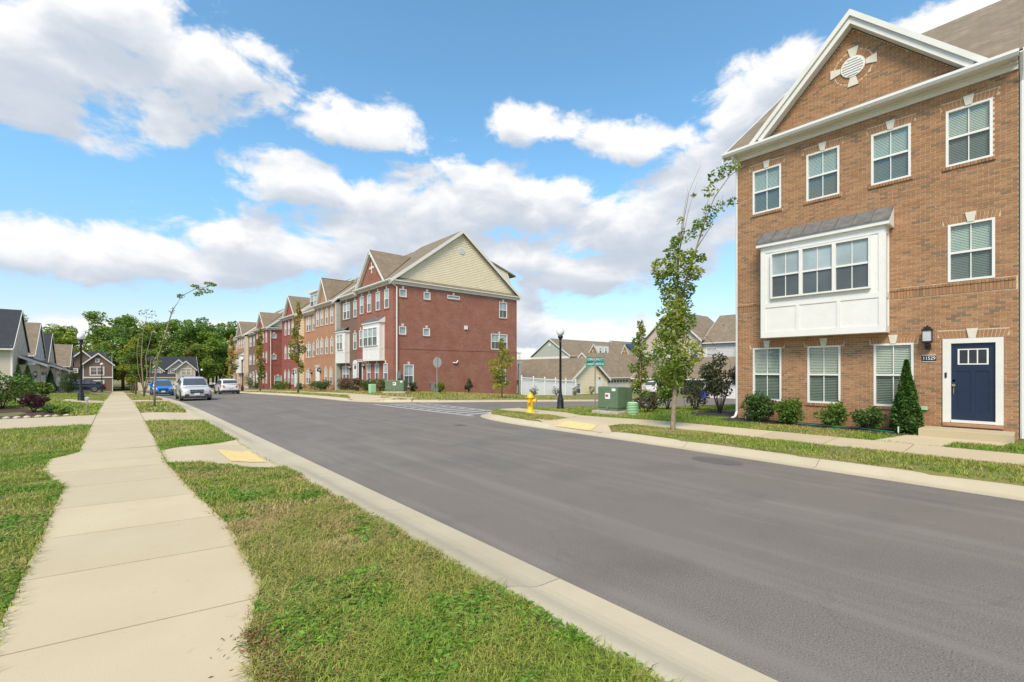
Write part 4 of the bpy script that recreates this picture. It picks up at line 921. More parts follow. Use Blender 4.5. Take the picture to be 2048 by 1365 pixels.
MB().prism([(6, 1.0, 9.0), (12, 1.0, 9.0), (12, 4.6, 11.9), (6, 4.6, 11.9)], (0, -.1, .12)).build('solar_panel', 'glass_dark', b2)
# white vinyl fence, panel by panel
fx = np.linspace(30.95, 39.2, 6)
for k in range(5):
    xa, xb = fx[k], fx[k + 1]; za, zb_ = float(Gz(xa, 34.2)) - .08 - .03 * k, float(Gz(xb, 34.2)) - .11 - .03 * k
    f = thing('fence_panel', ['white lattice topped fence panel joining the brick flank', 'second white fence panel from the brick flank', 'middle white fence panel of five, behind a thin shrub', 'white fence panel next to the last one before the cream garage', 'last white fence panel, nearest the cream garage gable'][k], 'fence', (xa, 34.2, za), 0, 'white fence panels behind the corner house')
    dzz = (zb_ - za); w = xb - xa; q = lambda x: dzz * x / w
    for px in ([0.0, w] if k == 4 else [0.0]):
        MB().box(px - .06, px + .06, -.06, .06, -.3, 1.98 + q(px)).build('post', 'white_vinyl', f, loc=None); MB().lathe([(.085, 0), (.085, .03), (.01, .1)], 4, (px, 0, 1.98 + q(px))).build('post_cap', 'white_vinyl', f)
    n = 11
    for j in range(n):
        p0, p1 = .07 + (w - .14) * j / n, .07 + (w - .14) * (j + 1) / n - .008
        MB().prism([(p0, -.015, .02 + q(p0)), (p1, -.015, .02 + q(p1)), (p1, -.015, 1.45 + q(p1)), (p0, -.015, 1.45 + q(p0))], (0, .03, 0)).build('board', 'white_vinyl', f)
    for zz in (0.0, 1.45, 1.78):
        MB().prism([(.06, -.03, zz + q(0)), (w - .06, -.03, zz + q(w)), (w - .06, -.03, zz + .1 + q(w)), (.06, -.03, zz + .1 + q(0))], (0, .06, 0)).build('rail', 'white_vinyl', f)
    la = MB(); j = 0
    for s in (1, -1):
        x = .1
        while x < w - .35:
            p, r_ = (x, x + .23) if s > 0 else (x + .23, x)
            la.prism([(p, -.005 * s, 1.56 + q(x)), (p + .03, -.005 * s, 1.56 + q(x)), (r_ + .03, -.005 * s, 1.77 + q(x)), (r_, -.005 * s, 1.77 + q(x))], (0, .004, 0)); x += .13
    la.build('lattice', 'white_vinyl', f, fix=False)
# rear deck
dk = thing('deck', 'raised white deck at the back of the corner brick house', 'deck', (31.9, 39.0, 0))
MB().box(0, 3.4, 0, 4, 2.75, 3.0).build('platform', 'white_vinyl', dk)
for px in (3.2,):
    for py in (.2, 3.8): MB().box(px - .1, px + .1, py - .1, py + .1, -1.4, 2.75).build('post', 'white_vinyl', dk)
MB().tube([(3.2, .2, 1.9), (2.4, .2, 2.75)], .05).build('brace', 'white_vinyl', dk)
MB().box(0, 3.4, -.04, .04, 3.95, 4.05).build('rail', 'white_vinyl', dk); MB().box(3.33, 3.41, .05, 4, 3.95, 4.05).build('rail', 'white_vinyl', dk)
for i in range(16): MB().box(.1 + i * .21, .15 + i * .21, -.02, .02, 3.0, 3.95).build('baluster', 'white_vinyl', dk)
# villas along the left side: gable ends to the street
def villa(label, yr, zr, x1, wallm, roofm, half=4.9, garage=True, z0=-.2, dark=False):
    v = thing('house', label, 'house', (0, 0, 0)); k = .76; z1 = zr - k * half
    FF, FL, FR, r = gabled(v, x1 - 13, x1, yr - half, yr + half, z0 - 1, z1, zr, wallm, roofm, 'x', ov=.4, ex=.2)
    for yy in (yr - 1.6, yr + .6): window(v, lambda a, n, z: FR(a, n + .06, z), yy, yy + 1.0, z1 - .3, z1 + 1.4, cols=1, t=.12)
    if garage:
        gx0, gx1, gy0, gy1 = x1 + .02, x1 + 1.5, yr - 1.5, yr + 4.6
        mb = MB(); siding(mb, lambda a, n, z: (a, gy0 - n, z), gx0, gx1, z0 - .6, z0 + 2.75, ex=.2); siding(mb, lambda a, n, z: (gx1 + n, a, z), gy0, gy1, z0 - .6, z0 + 2.75, [(yr - .8, yr + 4.0, z0 - .6, z0 + 2.2)], ex=.2); mb.build('garage_wall', 'siding_beige', v, fix=False)
        garage_door(v, lambda a, n, z: (gx1 + n, a, z), yr - .8, yr + 4.0, z0 - .3, z0 + 2.2)
        MB().slab([(gx0, gy0 - .4, z0 + 3.7), (gx1 + .5, gy0 - .4, z0 + 2.75), (gx1 + .5, gy1, z0 + 2.75), (gx0, gy1, z0 + 3.7)], .1).build('garage_roof', roofm, v)
        MB().box(gx1 + .46, gx1 + .56, gy0 - .45, gy1, z0 + 2.6, z0 + 2.78).build('fascia', 'white_trim', v)
        MB().prism([(gx0, gy0 - .42, z0 + 3.72), (gx1 + .55, gy0 - .42, z0 + 2.77), (gx1 + .55, gy0 - .42, z0 + 2.55), (gx0, gy0 - .42, z0 + 3.45)], (0, -.05, 0)).build('rake_board', 'white_trim', v)
        wall_lamp(v, lambda a, n, z: (a, gy0 - n, z), gx1 - .3, z0 + 1.7, 1.0)
    downspout(v, [(x1 + .05, yr - half - .4, z1 - .3), (x1 + .05, yr - half - .05, z1 - .7), (x1 + .05, yr - half - .05, z0)], .06)
villa('beige siding house with slate grey roof behind the big round bush', 66.2, 8.0, -7.3, 'siding_beige', 'shingle_slate')
villa('grey siding house with brown roof next to the slate roofed house', 78.5, 7.7, -7.1, 'siding_grey', 'shingle_brown', z0=-.5)
villa('pale siding house with slate roof beyond the brown roofed house', 90.0, 7.1, -7.0, 'siding_tan', 'shingle_slate', z0=-.8)
villa('last house of the left row with brown roof and red brick porch', 101, 6.1, -5.6, 'brick_red2', 'shingle_brown', half=4.2, garage=False, z0=-1.0)
f1 = thing('house', 'brown siding house with two overlapping white trimmed gables', 'house', (0, 118, 0))
gabled(f1, -14, -1.0, 1.0, 9, -2.4, 2.6, 5.7, 'siding_brown', 'shingle_slate', 'x')
gabled(f1, -4.9, -.7, -.6, 4.9, -2.4, 3.3, 5.3, 'siding_brown', 'shingle_slate', 'y', name='wing_wall')
gabled(f1, -7.4, -2.7, .3, 5, 2.5, 3.4, 5.8, 'siding_brown', 'shingle_slate', 'y', name='gable_wall', left=False, right=False)
gabled(f1, -12.0, -6.4, -.9, 5, -2.4, .7, 3.0, 'siding_brown', 'shingle_slate', 'y', name='porch_wall')
F1 = lambda a, n, z: (a, -.66 - n, z)
window(f1, F1, -4.0, -1.9, 1.0, 2.7, double=True, cols=1, t=.18); window(f1, F1, -4.0, -1.9, -1.6, .1, double=True, cols=1, t=.18); window(f1, F1, -3.2, -2.6, 3.5, 4.2, cols=1, t=.12, sash=False)
window(f1, lambda a, n, z: (a, .22 - n, z), -6.6, -5.6, 1.5, 2.4, cols=2, t=.15); window(f1, lambda a, n, z: (a, -.96 - n, z), -9.6, -8.9, .9, 1.7, cols=1, t=.14, sash=False)
MB().box(-4.95, -.65, -.72, -.64, .5, .75).build('band_board', 'white_trim', f1)
f2 = thing('house', 'beige house with slate roof and gabled dormer at the street end', 'house', (0, 119, 0))
gabled(f2, 3.2, 13.2, 0, 9, -3, .9, 5.0, 'siding_cream', 'shingle_slate', 'x')
gabled(f2, 9.3, 12.6, -.5, 5, -3, 2.4, 4.0, 'siding_tan', 'shingle_slate', 'y', name='wing_wall'); gabled(f2, 8.0, 11.6, .4, 5, 1.0, 2.6, 4.3, 'siding_tan', 'shingle_slate', 'y', name='gable_wall', left=False, right=False)
gabled(f2, 4.9, 7.1, .6, 5, 1.2, 2.1, 3.2, 'siding_tan', 'shingle_slate', 'y', name='dormer_wall')
F2 = lambda a, n, z: (a, -.56 - n, z)
window(f2, F2, 10.1, 12.0, .9, 2.4, double=True, cols=1, t=.16); window(f2, lambda a, n, z: (a, .33 - n, z), 8.4, 9.2, 1.5, 2.4, cols=1, t=.13); window(f2, lambda a, n, z: (a, .53 - n, z), 5.4, 6.8, 1.0, 2.2, double=True, cols=1, t=.13, sash=False)
garage_door(f2, lambda a, n, z: (a, -.04 - n, z), 4.6, 8.6, -2.6, -.2)

# ================================================================== street furniture
def lamp_post(loc, label, h=4.3):
    t = thing('street_lamp', label, 'street lamp', loc, 0, 'black street lamps')
    MB().lathe([(.2, 0), (.2, .07), (.165, .13), (.155, .45), (.13, .55), (.1, .62), (.11, .68), (.085, .74), (.06, 1.0), (.05, h - .75), (.064, h - .74), (.064, h - .7), (.05, h - .68), (.056, h - .58), (.115, h - .5), (.125, h - .42), (.1, h - .4)], 16).build('post', 'black_metal', t, True)
    MB().lathe([(.1, h - .4), (.165, h - .32), (.195, h - .2), (.175, h - .08), (.11, h + .01), (.03, h + .05)], 18).build('globe', 'globe', t, True)
    return t
def at(x, y, dz=0.0): return (x, y, float(Gz(x, y)) + dz)
lamp_post(at(16.3, 15.2, -.02), 'black street lamp at the corner beside the yellow hydrant', 4.0)
lamp_post(at(-1.75, 39.7, -.02), 'black street lamp with white globe by the left pavement', 4.35)
lamp_post(at(11.95, 66, -.02), 'black street lamp in the verge near the parked white car', 4.3)
lamp_post(at(-1.9, 98, -.02), 'small distant street lamp in front of the brown gabled house', 4.6)
lamp_post(at(13.5, 116, -.02), 'distant street lamp against the dark wood', 4.2)
hy = thing('fire_hydrant', 'yellow fire hydrant on the grass corner', 'hydrant', at(13.35, 14.2, 0))
MB().lathe([(.2, 0), (.2, .05), (.15, .06), (.14, .12), (.125, .14), (.125, .3), (.13, .32), (.13, .34), (.125, .36), (.125, .55), (.15, .57), (.15, .62), (.17, .63), (.17, .66), (.14, .68), (.12, .76), (.06, .82), (.035, .83), (.035, .88), (.01, .89)], 18).build('barrel', 'hydrant_yellow', hy, True)
for ang, r, l in ((-2.6, .075, .2), (.55, .075, .2), (-1.05, .1, .22)):
    d = Vector((math.cos(ang), math.sin(ang), 0)); MB().tube([d * .1 + Vector((0, 0, .5)), d * l + Vector((0, 0, .5)), d * l + Vector((0, 0, .5)), d * (l + .05) + Vector((0, 0, .5))], [r * .8, r * .8, r, r * .95], 12).build('nozzle_cap', 'hydrant_yellow', hy)
sg = thing('street_sign', 'green street name blades on a grey pole behind the green cabinet', 'street sign', at(17.15, 13.75))
MB().lathe([(.03, 0), (.03, 2.5), (.028, 2.52)], 10).build('pole', 'galvanised', sg)
cang = -rad(40.926)
for txt, z, ang, w in (('DORIS LESSING CT', 2.42, -.62, .8), ('CHARLOTTE BRONTE LN', 2.2, -.8, .88)):
    m = Matrix.Translation((0, 0, z)) @ Matrix.Rotation(ang, 4, 'Z')
    b = MB().box(-w / 2, w / 2, -.004, .004, -.11, .11).build('sign_blade', 'sign_green', sg); b.matrix_local = m
    text_mesh('lettering', txt, .15, 'sign_white', b, Matrix.Translation((0, -.0065, 0)) @ Matrix.Rotation(math.pi / 2, 4, 'X'), w * .9, .001)
MB().box(-.04, .04, -.04, .04, 2.28, 2.31).build('bracket', 'galvanised', sg)
ss = thing('stop_sign', 'back of a grey octagonal stop sign on a thin post', 'stop sign', at(16.9, 27.5))
MB().box(-.03, .03, -.02, .02, 0, 2.9).build('post', 'galvanised', ss)
b = MB().prism([(.38 * math.cos(math.pi / 8 + k * math.pi / 4), 0, 2.5 + .38 * math.sin(math.pi / 8 + k * math.pi / 4)) for k in range(8)], (0, .004, 0)).build('plate', 'galvanised', ss); b.location = (0, .024, 0)
ss.rotation_euler = (0, 0, -1.15)
def cabinet(loc, rz, label, w=1.0, d=.75, h=1.0, d2=.75):
    t = thing('utility_cabinet', label, 'cabinet', loc, rz)
    MB().box(-w / 2 - .15, w / 2 + .15, -.2, d + d2 + .15, -.1, .12).build('plinth', 'stone', t, bevel=.01)
    MB().box(-w / 2 + .03, w / 2 - .03, .03, d, .121, .24).build('skirt', 'cabinet_green', t)
    MB().box(-w / 2, w / 2, 0, d, .24, h + .12).build('hood', 'cabinet_green', t, bevel=.035)
    MB().box(-w / 2 + .05, w / 2 - .05, d + .002, d + d2, .121, h + .09).build('tank', 'cabinet_green', t, bevel=.03)
    for k in range(6): MB().box(-w / 2 + .1 + k * .14, -w / 2 + .12 + k * .14, d + d2, d + d2 + .1, .3, h - .05).build('cooling_fin', 'cabinet_green', t)
    l = MB().box(-.12, .13, -.006, -.002, .62, .86).build('warning_label', 'label_white', t); MB().box(-.1, .05, -.009, -.0065, .7, .8).build('label_mark', 'label_red', l)
    MB().box(w / 2 - .28, w / 2 - .1, -.006, -.002, h - .05, h + .06).build('notice', 'label_white', t); MB().box(-.03, .03, -.03, -.001, .2, .3).build('lock', 'galvanised', t)
    return t
cabinet(at(15.4, 11.7, .02), -math.pi / 2, 'green transformer cabinet with warning label on a concrete plinth', 1.0, .6, 1.0, .52)
cabinet(at(16.6, 33.4, .0), -.75, 'green utility cabinet beside the corner of the red brick house', 1.5, .8, .9, .5)
pd = thing('utility_pedestal', 'pale green ribbed pedestal beside the transformer cabinet', 'pedestal', at(15.8, 10.75, -.02))
MB().lathe([(.22, 0), (.2, .5), (.17, .54)], 18).build('core', 'pedestal_green', pd, True)
for k in range(8): MB().lathe([(.215 - k * .002, .02 + k * .064), (.25 - k * .003, .03 + k * .064), (.25 - k * .003, .055 + k * .064), (.21 - k * .002, .068 + k * .064)], 18).build('rib', 'pedestal_green', pd, True)
pd2 = thing('utility_pedestal', 'small plain pale green pedestal by the far pavement', 'pedestal', at(15.3, 34.6)); MB().box(-.25, .25, -.2, .2, 0, .75).build('cover', 'pedestal_green', pd2, bevel=.05); MB().box(-.2, .2, -.215, -.202, .1, .65).build('hatch', 'pedestal_green', pd2)
# garden hose, marker stakes, bins
hp = [(17 - .55, 5.6, 0), (16.35, 5.0, 0), (16.3, 4.2, 0), (16.45, 3.6, 0), (16.25, 3.0, 0), (16.15, 2.75, 0), (16.05, 2.55, .0)]
hp = chaikin([(p[0], p[1]) for p in hp], 2)
tag(MB().tube([(p[0], p[1], float(Gz(*p)) + .05) for p in hp], .013, 6).build('garden_hose', 'hose', None, True), 'green garden hose lying along the mulch bed', 'hose')
for x, y, l in ((15.95, 2.45, 'white marker stake beside the conical evergreen'), (16.45, 6.6, 'white marker stake at the mulch edge near the house corner')):
    t = thing('marker_stake', l, 'stake', at(x, y)); MB().box(-.035, .035, -.01, .01, .06, .22).build('head', 'white_vinyl', t); MB().box(-.008, .008, -.006, .006, -.05, .059).build('spike', 'galvanised', t)
bn = thing('recycling_bin', 'blue wheeled bin against the beige garage', 'bin', (56.1, 37.9, -1.45)); MB().prism([(-.28, -.3, 0), (.28, -.3, 0), (.28, .3, 0), (-.28, .3, 0)], (0, 0, .95)).build('body', 'bin_blue', bn, bevel=.03); MB().box(-.31, .31, -.36, .33, .951, 1.03).build('lid', 'bin_blue', bn, bevel=.02)
bn = thing('recycling_bin', 'blue wheeled bin beside the open garage door', 'bin', (49.4, 24.4, -1.25)); MB().box(-.3, .3, -.28, .28, 0, 1.0).build('body', 'bin_blue', bn, bevel=.03); MB().box(-.36, .33, -.31, .31, 1.001, 1.08).build('lid', 'bin_blue', bn, bevel=.02)
for x, y, l in ((-1.05, 27.2, 'small grey path light by the first driveway'), ):
    t = thing('path_light', l, 'garden light', at(x, y)); MB().tube([(0, 0, -.05), (.05, 0, .62)], .018).build('stem', 'galvanised', t); MB().lathe([(.07, .6), (.09, .7), (.03, .74)], 10, (.05, 0, 0)).build('lamp_head', 'lamp_glass', t)

# ================================================================== cars
def loft(mb, secs):
    n = len(secs[0]); k = len(mb.v)
    for s in secs: mb.v += s
    for i in range(len(secs) - 1):
        for j in range(n): mb.f.append((k + i*n + j, k + i*n + (j+1) % n, k + (i+1)*n + (j+1) % n, k + (i+1)*n + j))
    mb.f.append(tuple(k + j for j in range(n))[::-1]); mb.f.append(tuple(k + (len(secs)-1)*n + j for j in range(n)))
def car(label, loc, rz, paint, lower, cabin, wheels, rear=False, plate=True, grille=True, emblem=None):
    t = thing('parked_car', label, 'car', loc, rz, 'cars parked along the street')
    mb = MB(); secs = []
    for y, hw, zl, zt in lower:
        zm = zl + (zt - zl) * .45
        half = [(hw * .9, zl), (hw, zl + .12), (hw, zm), (hw * .985, zt - .13), (hw * .93, zt - .04), (hw * .8, zt), (hw * .4, zt + .018)]
        secs.append([(x, y, z) for x, z in half] + [(-x, y, z) for x, z in half[::-1]])
    loft(mb, secs); body = mb.build('body', paint, t, True)
    mod = body.modifiers.new('round', 'SUBSURF'); mod.levels = 1; mod.render_levels = 2
    mb = MB(); secs = []
    for y, hb, hr, zb, zr in cabin:
        half = [(hb, zb - .05), (hb * .7 + hr * .3, zb + (zr - zb) * .3), (hb * .2 + hr * .8, zb + (zr - zb) * .86), (hr * .9, zr - .01), (hr * .5, zr + .01)]
        secs.append([(x, y, z) for x, z in half] + [(-x, y, z) for x, z in half[::-1]])
    loft(mb, secs); cb = mb.build('cabin', paint, t, True)
    c = cabin
    def glass(name, pts, off):
        a, b_, d = Vector(pts[0]), Vector(pts[1]), Vector(pts[2]); n = (b_ - a).cross(d - a).normalized()
        if n.dot(Vector(off)) < 0: n = -n
        MB().prism([tuple(Vector(p) + n * .012) for p in pts], tuple(n * .03)).build(name, 'car_glass', t)
    y0, hb0, hr0, zb0, zr0 = c[0]; y1, hb1, hr1, zb1, zr1 = c[1]
    glass('windscreen', [(-hr0 * .93, y0 + .05, zr0 + .03), (hr0 * .93, y0 + .05, zr0 + .03), (hr1 * .92, y1 - .06, zr1 - .06), (-hr1 * .92, y1 - .06, zr1 - .06)], (0, -1, .6))
    yl, hbl, hrl, zbl, zrl = c[-1]; yk, hbk, hrk, zbk, zrk = c[-2]
    glass('rear_window', [(-hrl * .9, yl - .05, zrl + .04), (hrl * .9, yl - .05, zrl + .04), (hrk * .92, yk + .06, zrk - .06), (-hrk * .92, yk + .06, zrk - .06)], (0, 1, .5))
    mids = c[1:-1]; yA, yB = c[1][0], c[-2][0]; cuts = [c[0][0] + .5, (yA + yB) / 2 - .05, yB - .25, yB + .2]
    def side(y):
        for (p, q) in zip(c[:-1], c[1:]):
            if p[0] <= y <= q[0]:
                f = (y - p[0]) / (q[0] - p[0]); return [a + (b_ - a) * f for a, b_ in zip(p, q)]
        return c[-1]
    for s in (-1, 1):
        for ya, yb in ((cuts[0], cuts[1] - .03), (cuts[1] + .03, cuts[2] - .03), (cuts[2] + .03, cuts[3])):
            A_, B_ = side(ya), side(yb); P = []
            for Q, lo in ((A_, 1), (B_, 1), (B_, 0), (A_, 0)):
                fz = .08 if lo else .82; zb, zr = Q[3], Q[4]; hb, hr = Q[1], Q[2]
                x = hb * .7 + hr * .3 + (hb * .2 + hr * .8 - hb * .7 - hr * .3) * (fz - .3) / .56; P.append((s * (x + .012), Q[0], zb + (zr - zb) * fz + (.02 if lo else 0)))
            if P[2][2] - P[1][2] > .05 or P[3][2] - P[0][2] > .05: MB().prism(P, (s * .01, 0, 0)).build('side_window', 'car_glass', t)
    hw = max(l[1] for l in lower); Ln = lower[-1][0]; r = wheels[2]
    for wy in wheels[:2]:
        for s in (-1, 1):
            w = MB().lathe([(r * .6, -.11), (r, -.09), (r, .09), (r * .62, .11)], 22, (s * (hw - .1), wy, r), 'x').build('wheel', 'tyre', t, True)
            rm = MB(); x0 = s * (hw + .012)
            rm.lathe([(r * .18, -.01), (r * .18, .01)], 10, (x0, wy, r), 'x')
            for k in range(5):
                a = 2 * math.pi * k / 5; d = (math.cos(a), math.sin(a)); e = (-d[1], d[0])
                rm.prism([(x0 - .008, wy + d[0] * r * .1 + e[0] * o, r + d[1] * r * .1 + e[1] * o) for o in (-.05, .05)] + [(x0 - .008, wy + d[0] * r * .64 + e[0] * o, r + d[1] * r * .64 + e[1] * o) for o in (.035, -.035)], (.016, 0, 0))
            rm.lathe([(r * .6, -.008), (r * .68, -.008), (r * .68, .008), (r * .6, .008)], 22, (x0, wy, r), 'x').build('rim', 'rim', w)
            MB().lathe([(r * 1.17, -.01), (r * 1.17, .004)], 24, (s * (hw - .004), wy, r + .02), 'x').build('wheel_arch', 'car_plastic', t)
    zt = lower[1][3]; f = lower[1]
    MB().box(-hw * .97, hw * .97, -.0, Ln, .2, .34).build('sill', 'car_plastic', t, bevel=.03)
    for s in (-1, 1):
        MB().prism([(s * hw * .52, -.03, f[3] - .13), (s * hw * .93, .16, f[3] - .1), (s * hw * .95, .3, f[3] + .06), (s * hw * .6, .06, f[3] + .02)], (0, .16, -.02)).build('headlight', 'head_lamp', t)
        MB().box(s * hw * .62 - .12, s * hw * .62 + .12, -.02, .1, .38, .5).build('fog_lamp', 'car_plastic', t)
        lr = lower[-2]
        MB().prism([(s * hw * .52, Ln + .02, lr[3] - .3), (s * hw * .95, Ln - .1, lr[3] - .28), (s * hw * .97, Ln - .16, lr[3] - .06), (s * hw * .6, Ln + .0, lr[3] - .12)], (0, -.12, 0)).build('tail_light', 'tail_red', t)
        MB().box(s * (hw + .12) - .11, s * (hw + .12) + .11, c[0][0] + .5, c[0][0] + .62, lower[4][3] + .02, lower[4][3] + .2).build('mirror', paint, t, bevel=.03)
    if grille:
        MB().box(-hw * .45, hw * .45, -.035, .05, f[3] - .1, f[3] - .03).build('grille', 'car_plastic', t); MB().box(-hw * .42, hw * .42, -.04, .05, f[3] - .29, f[3] - .15).build('grille', 'car_plastic', t)
        if emblem: MB().prism([(-.1, -.05, f[3] - .16), (-.02, -.05, f[3] - .16), (.02, -.05, f[3] - .14), (.1, -.05, f[3] - .14), (.1, -.05, f[3] - .11), (.02, -.05, f[3] - .11), (-.02, -.05, f[3] - .13), (-.1, -.05, f[3] - .13)], (0, .01, 0)).build('emblem', emblem, t)
        MB().box(-.16, .16, -.055, -.02, .42, .57).build('number_plate', 'plate', t)
    MB().box(-.17, .17, Ln - .01, Ln + .03, lower[-2][3] - .42, lower[-2][3] - .28).build('number_plate', 'plate', t)
    MB().box(-hw * .9, hw * .9, Ln - .1, Ln + .03, .33, .5).build('bumper', 'car_plastic', t, bevel=.02)
    for s in (-1, 1): MB().tube([(s * c[2][2] * .86, c[1][0] + .15, c[2][4] + .035), (s * c[2][2] * .86, c[-2][0] - .1, c[-2][4] + .05)], .018).build('roof_rail', 'car_plastic', t)
    return t
SUVL = [(0, .62, .36, .66), (.05, .78, .3, .84), (.3, .88, .26, .95), (1.0, .91, .24, 1.02), (1.3, .92, .24, 1.06), (2.5, .92, .24, 1.08), (4.1, .91, .26, 1.1), (4.55, .88, .32, 1.1), (4.68, .8, .4, .98)]
SUVC = [(1.1, .84, .78, 1.02, 1.06), (1.85, .85, .68, 1.06, 1.6), (2.4, .86, .69, 1.07, 1.68), (3.5, .86, .69, 1.08, 1.68), (4.25, .85, .66, 1.09, 1.58), (4.62, .82, .74, 1.1, 1.14)]
car('silver estate car facing down the street with pale blue number plate', (4.25, 38.9, float(Rz(4.2, 40))), 0, 'paint_silver', SUVL, SUVC, (.9, 3.7, .36), emblem='gold')
car('bright blue car parked behind the silver one', (3.6, 59.5, float(Rz(4, 61))), 0, 'paint_blue', SUVL, SUVC, (.9, 3.6, .36))
car('white estate car seen from behind with red tail lights', (9.35, 62.6, float(Rz(9, 60))), math.pi, 'paint_white', [(y, w * 1.04, zl, zt) for y, w, zl, zt in SUVL], [(y, a * 1.04, b * 1.04, zb, zr + .04) for y, a, b, zb, zr in SUVC], (.95, 3.75, .38))
SEDL = [(0, .6, .34, .55), (.06, .76, .26, .68), (.4, .86, .22, .76), (1.2, .9, .2, .84), (1.5, .9, .2, .88), (2.6, .91, .2, .92), (4.0, .9, .22, .96), (4.6, .84, .3, .96), (4.8, .74, .4, .86)]
SEDC = [(1.25, .82, .76, .86, .9), (2.1, .84, .62, .9, 1.38), (2.7, .85, .62, .92, 1.44), (3.3, .85, .61, .93, 1.4), (3.7, .84, .58, .94, 1.3), (4.45, .78, .68, .95, 1.0)]
car('dark navy saloon parked across the left driveway', (-5.85, 75.0, float(Gz(-3.5, 75)) + .02), -math.pi / 2, 'paint_navy', SEDL, SEDC, (.95, 3.75, .33), grille=False)
car('white car parked before the grey garage row', (49.5, 28.2, float(Gz(47, 28)) + .0), 1.55, 'paint_white', SUVL, SUVC, (.9, 3.7, .36))

# ================================================================== vegetation
def leaf_geo(P, size, col, flat=.35, aspect=.5):
    n = len(P); u = RNG.normal(size=(n, 3)); u[:, 2] *= flat + .25; u /= np.linalg.norm(u, axis=1)[:, None]
    w = RNG.normal(size=(n, 3)); w -= (w * u).sum(1)[:, None] * u; w /= np.linalg.norm(w, axis=1)[:, None]
    s = size * RNG.uniform(.65, 1.3, n)[:, None]
    V = np.stack([P - u * s * .5, P + w * s * aspect * .5, P + u * s * .55, P - w * s * aspect * .5], 1).reshape(-1, 3)
    F = np.arange(n * 4).reshape(n, 4); C = np.repeat(col, 4, 0)
    return V, F, C
def leaf_cols(n, pal, jitter=.25):
    pal = np.array(pal); c = pal[RNG.integers(0, len(pal), n)]
    return np.clip(c * RNG.uniform(1 - jitter, 1 + jitter, (n, 1)), 0, 1)
def clump_points(cl, per):
    """cl rows: x y z rx rz weight"""
    out = []; which = []
    for i, c in enumerate(cl):
        n = int(per * (c[5] if len(c) > 5 else 1)); d = RNG.normal(size=(n, 3)); d /= np.linalg.norm(d, axis=1)[:, None]
        r = RNG.uniform(.25, 1, n) ** .5; d *= r[:, None]; out.append(np.array(c[:3]) + d * np.array([c[3], c[3], c[4]])); which += [i] * n
    return np.concatenate(out), np.array(which)
GREEN = [(.12, .21, .03), (.15, .25, .04), (.095, .17, .028), (.19, .28, .045)]
LIME = [(.27, .34, .05), (.32, .36, .045), (.21, .29, .04), (.38, .36, .045)]
AUTUMN = [(.4, .32, .045), (.46, .27, .04), (.25, .29, .045), (.19, .25, .045)]
DARK = [(.06, .12, .026), (.085, .155, .034), (.1, .18, .038), (.045, .085, .02)]
PURPLE = [(.065, .02, .03), (.1, .03, .04), (.04, .016, .024)]
DUSKY_LEAF = [(.08, .105, .045), (.11, .135, .055), (.055, .07, .032), (.12, .11, .05)]  # dusky dark green and olive leaf colours
def tree(name, label, cat, loc, trunk, clumps, per, size, pal, bark='bark_young', group=None, twigs=(), crown_name='crown'):
    t = thing(name, label, cat, loc, 0, group)
    mb = MB()
    for pts, r0, r1 in trunk: mb.tube(pts, list(np.linspace(r0, r1, len(pts))), 8)
    for pts, r0, r1 in twigs: mb.tube(pts, list(np.linspace(r0, r1, len(pts))), 4)
    mb.build('trunk', bark, t, True, fix=False)
    P, wh = clump_points(clumps, per); pal = np.array(pal); base = pal[RNG.integers(0, len(pal), len(clumps))][wh]
    col = np.clip(base * .6 + leaf_cols(len(P), pal) * .4, 0, 1); V, F, C = leaf_geo(P, size, col); np_mesh(crown_name, V, F, 'leaf', C, t)
    return t
# main street tree: narrow crown, bare leaders blown to one side (lateral metres, height)
RV = np.array([.7556, -.655])
def mt(u, v): return ((u - 1347) * .01495, (741 - v) * .01495 + 1.78)
tx, ty = 12.57, 7.12
def L3(l, z, d=0.0): return (l * RV[0] + d * .655, l * RV[1] + d * .7556, z)
cl = []
for (u, v, r) in [(1352,765,22),(1350,745,42),(1332,718,46),(1372,705,44),(1322,690,32),(1352,662,44),(1340,628,38),(1374,640,32),(1350,592,34),(1334,562,36),(1374,578,30),(1320,535,32),(1360,532,38),(1395,545,26),(1345,505,24),(1385,510,22),(1412,515,14),(1352,480,15),(1374,470,14),(1400,462,14),(1420,445,14),(1360,442,9),(1430,425,15),(1455,414,12),(1402,450,11),(1435,378,13),(1450,348,15),(1472,338,13),(1490,330,12),(1485,403,9),(1393,390,5),(1340,655,40),(1365,610,34),(1362,735,40)]:
    l, z = mt(u, v); k = r * (.0112 if v > 475 else .017); cl.append((*L3(l * .85, z, RNG.uniform(-.22, .22) * min(1, k * 2)), k, k * .9, (r / 30) ** 1.6 * (1 if v > 475 else .8)))
def tw(*uv): return [L3(*mt(u, v), RNG.uniform(-.08, .08)) for u, v in uv]
trunk = [([(0, 0, -.15)] + tw((1347, 850), (1349, 810), (1352, 770), (1350, 720), (1352, 640), (1354, 560)), .085, .03), (tw((1352, 640), (1372, 560), (1390, 500), (1410, 440), (1432, 390), (1460, 350), (1490, 328)), .035, .006)]
twigs = [(tw((1354, 560), (1360, 500), (1370, 430), (1380, 380), (1400, 330)), .022, .004), (tw((1354, 560), (1356, 500), (1368, 420), (1376, 370)), .018, .003), (tw((1390, 500), (1420, 455), (1445, 390)), .015, .003), (tw((1360, 500), (1376, 420), (1395, 360)), .012, .003), (tw((1410, 440), (1415, 400), (1430, 370)), .01, .003), (tw((1352, 640), (1330, 570), (1318, 530)), .02, .004), (tw((1368, 560), (1390, 540)), .015, .004)]
tree('street_tree', 'slender young street tree with bare windblown leaders in a mulch ring', 'tree', at(tx, ty), trunk, cl, 250, .115, GREEN[:2] + [(.1, .18, .03)] + LIME[:2], twigs=twigs)
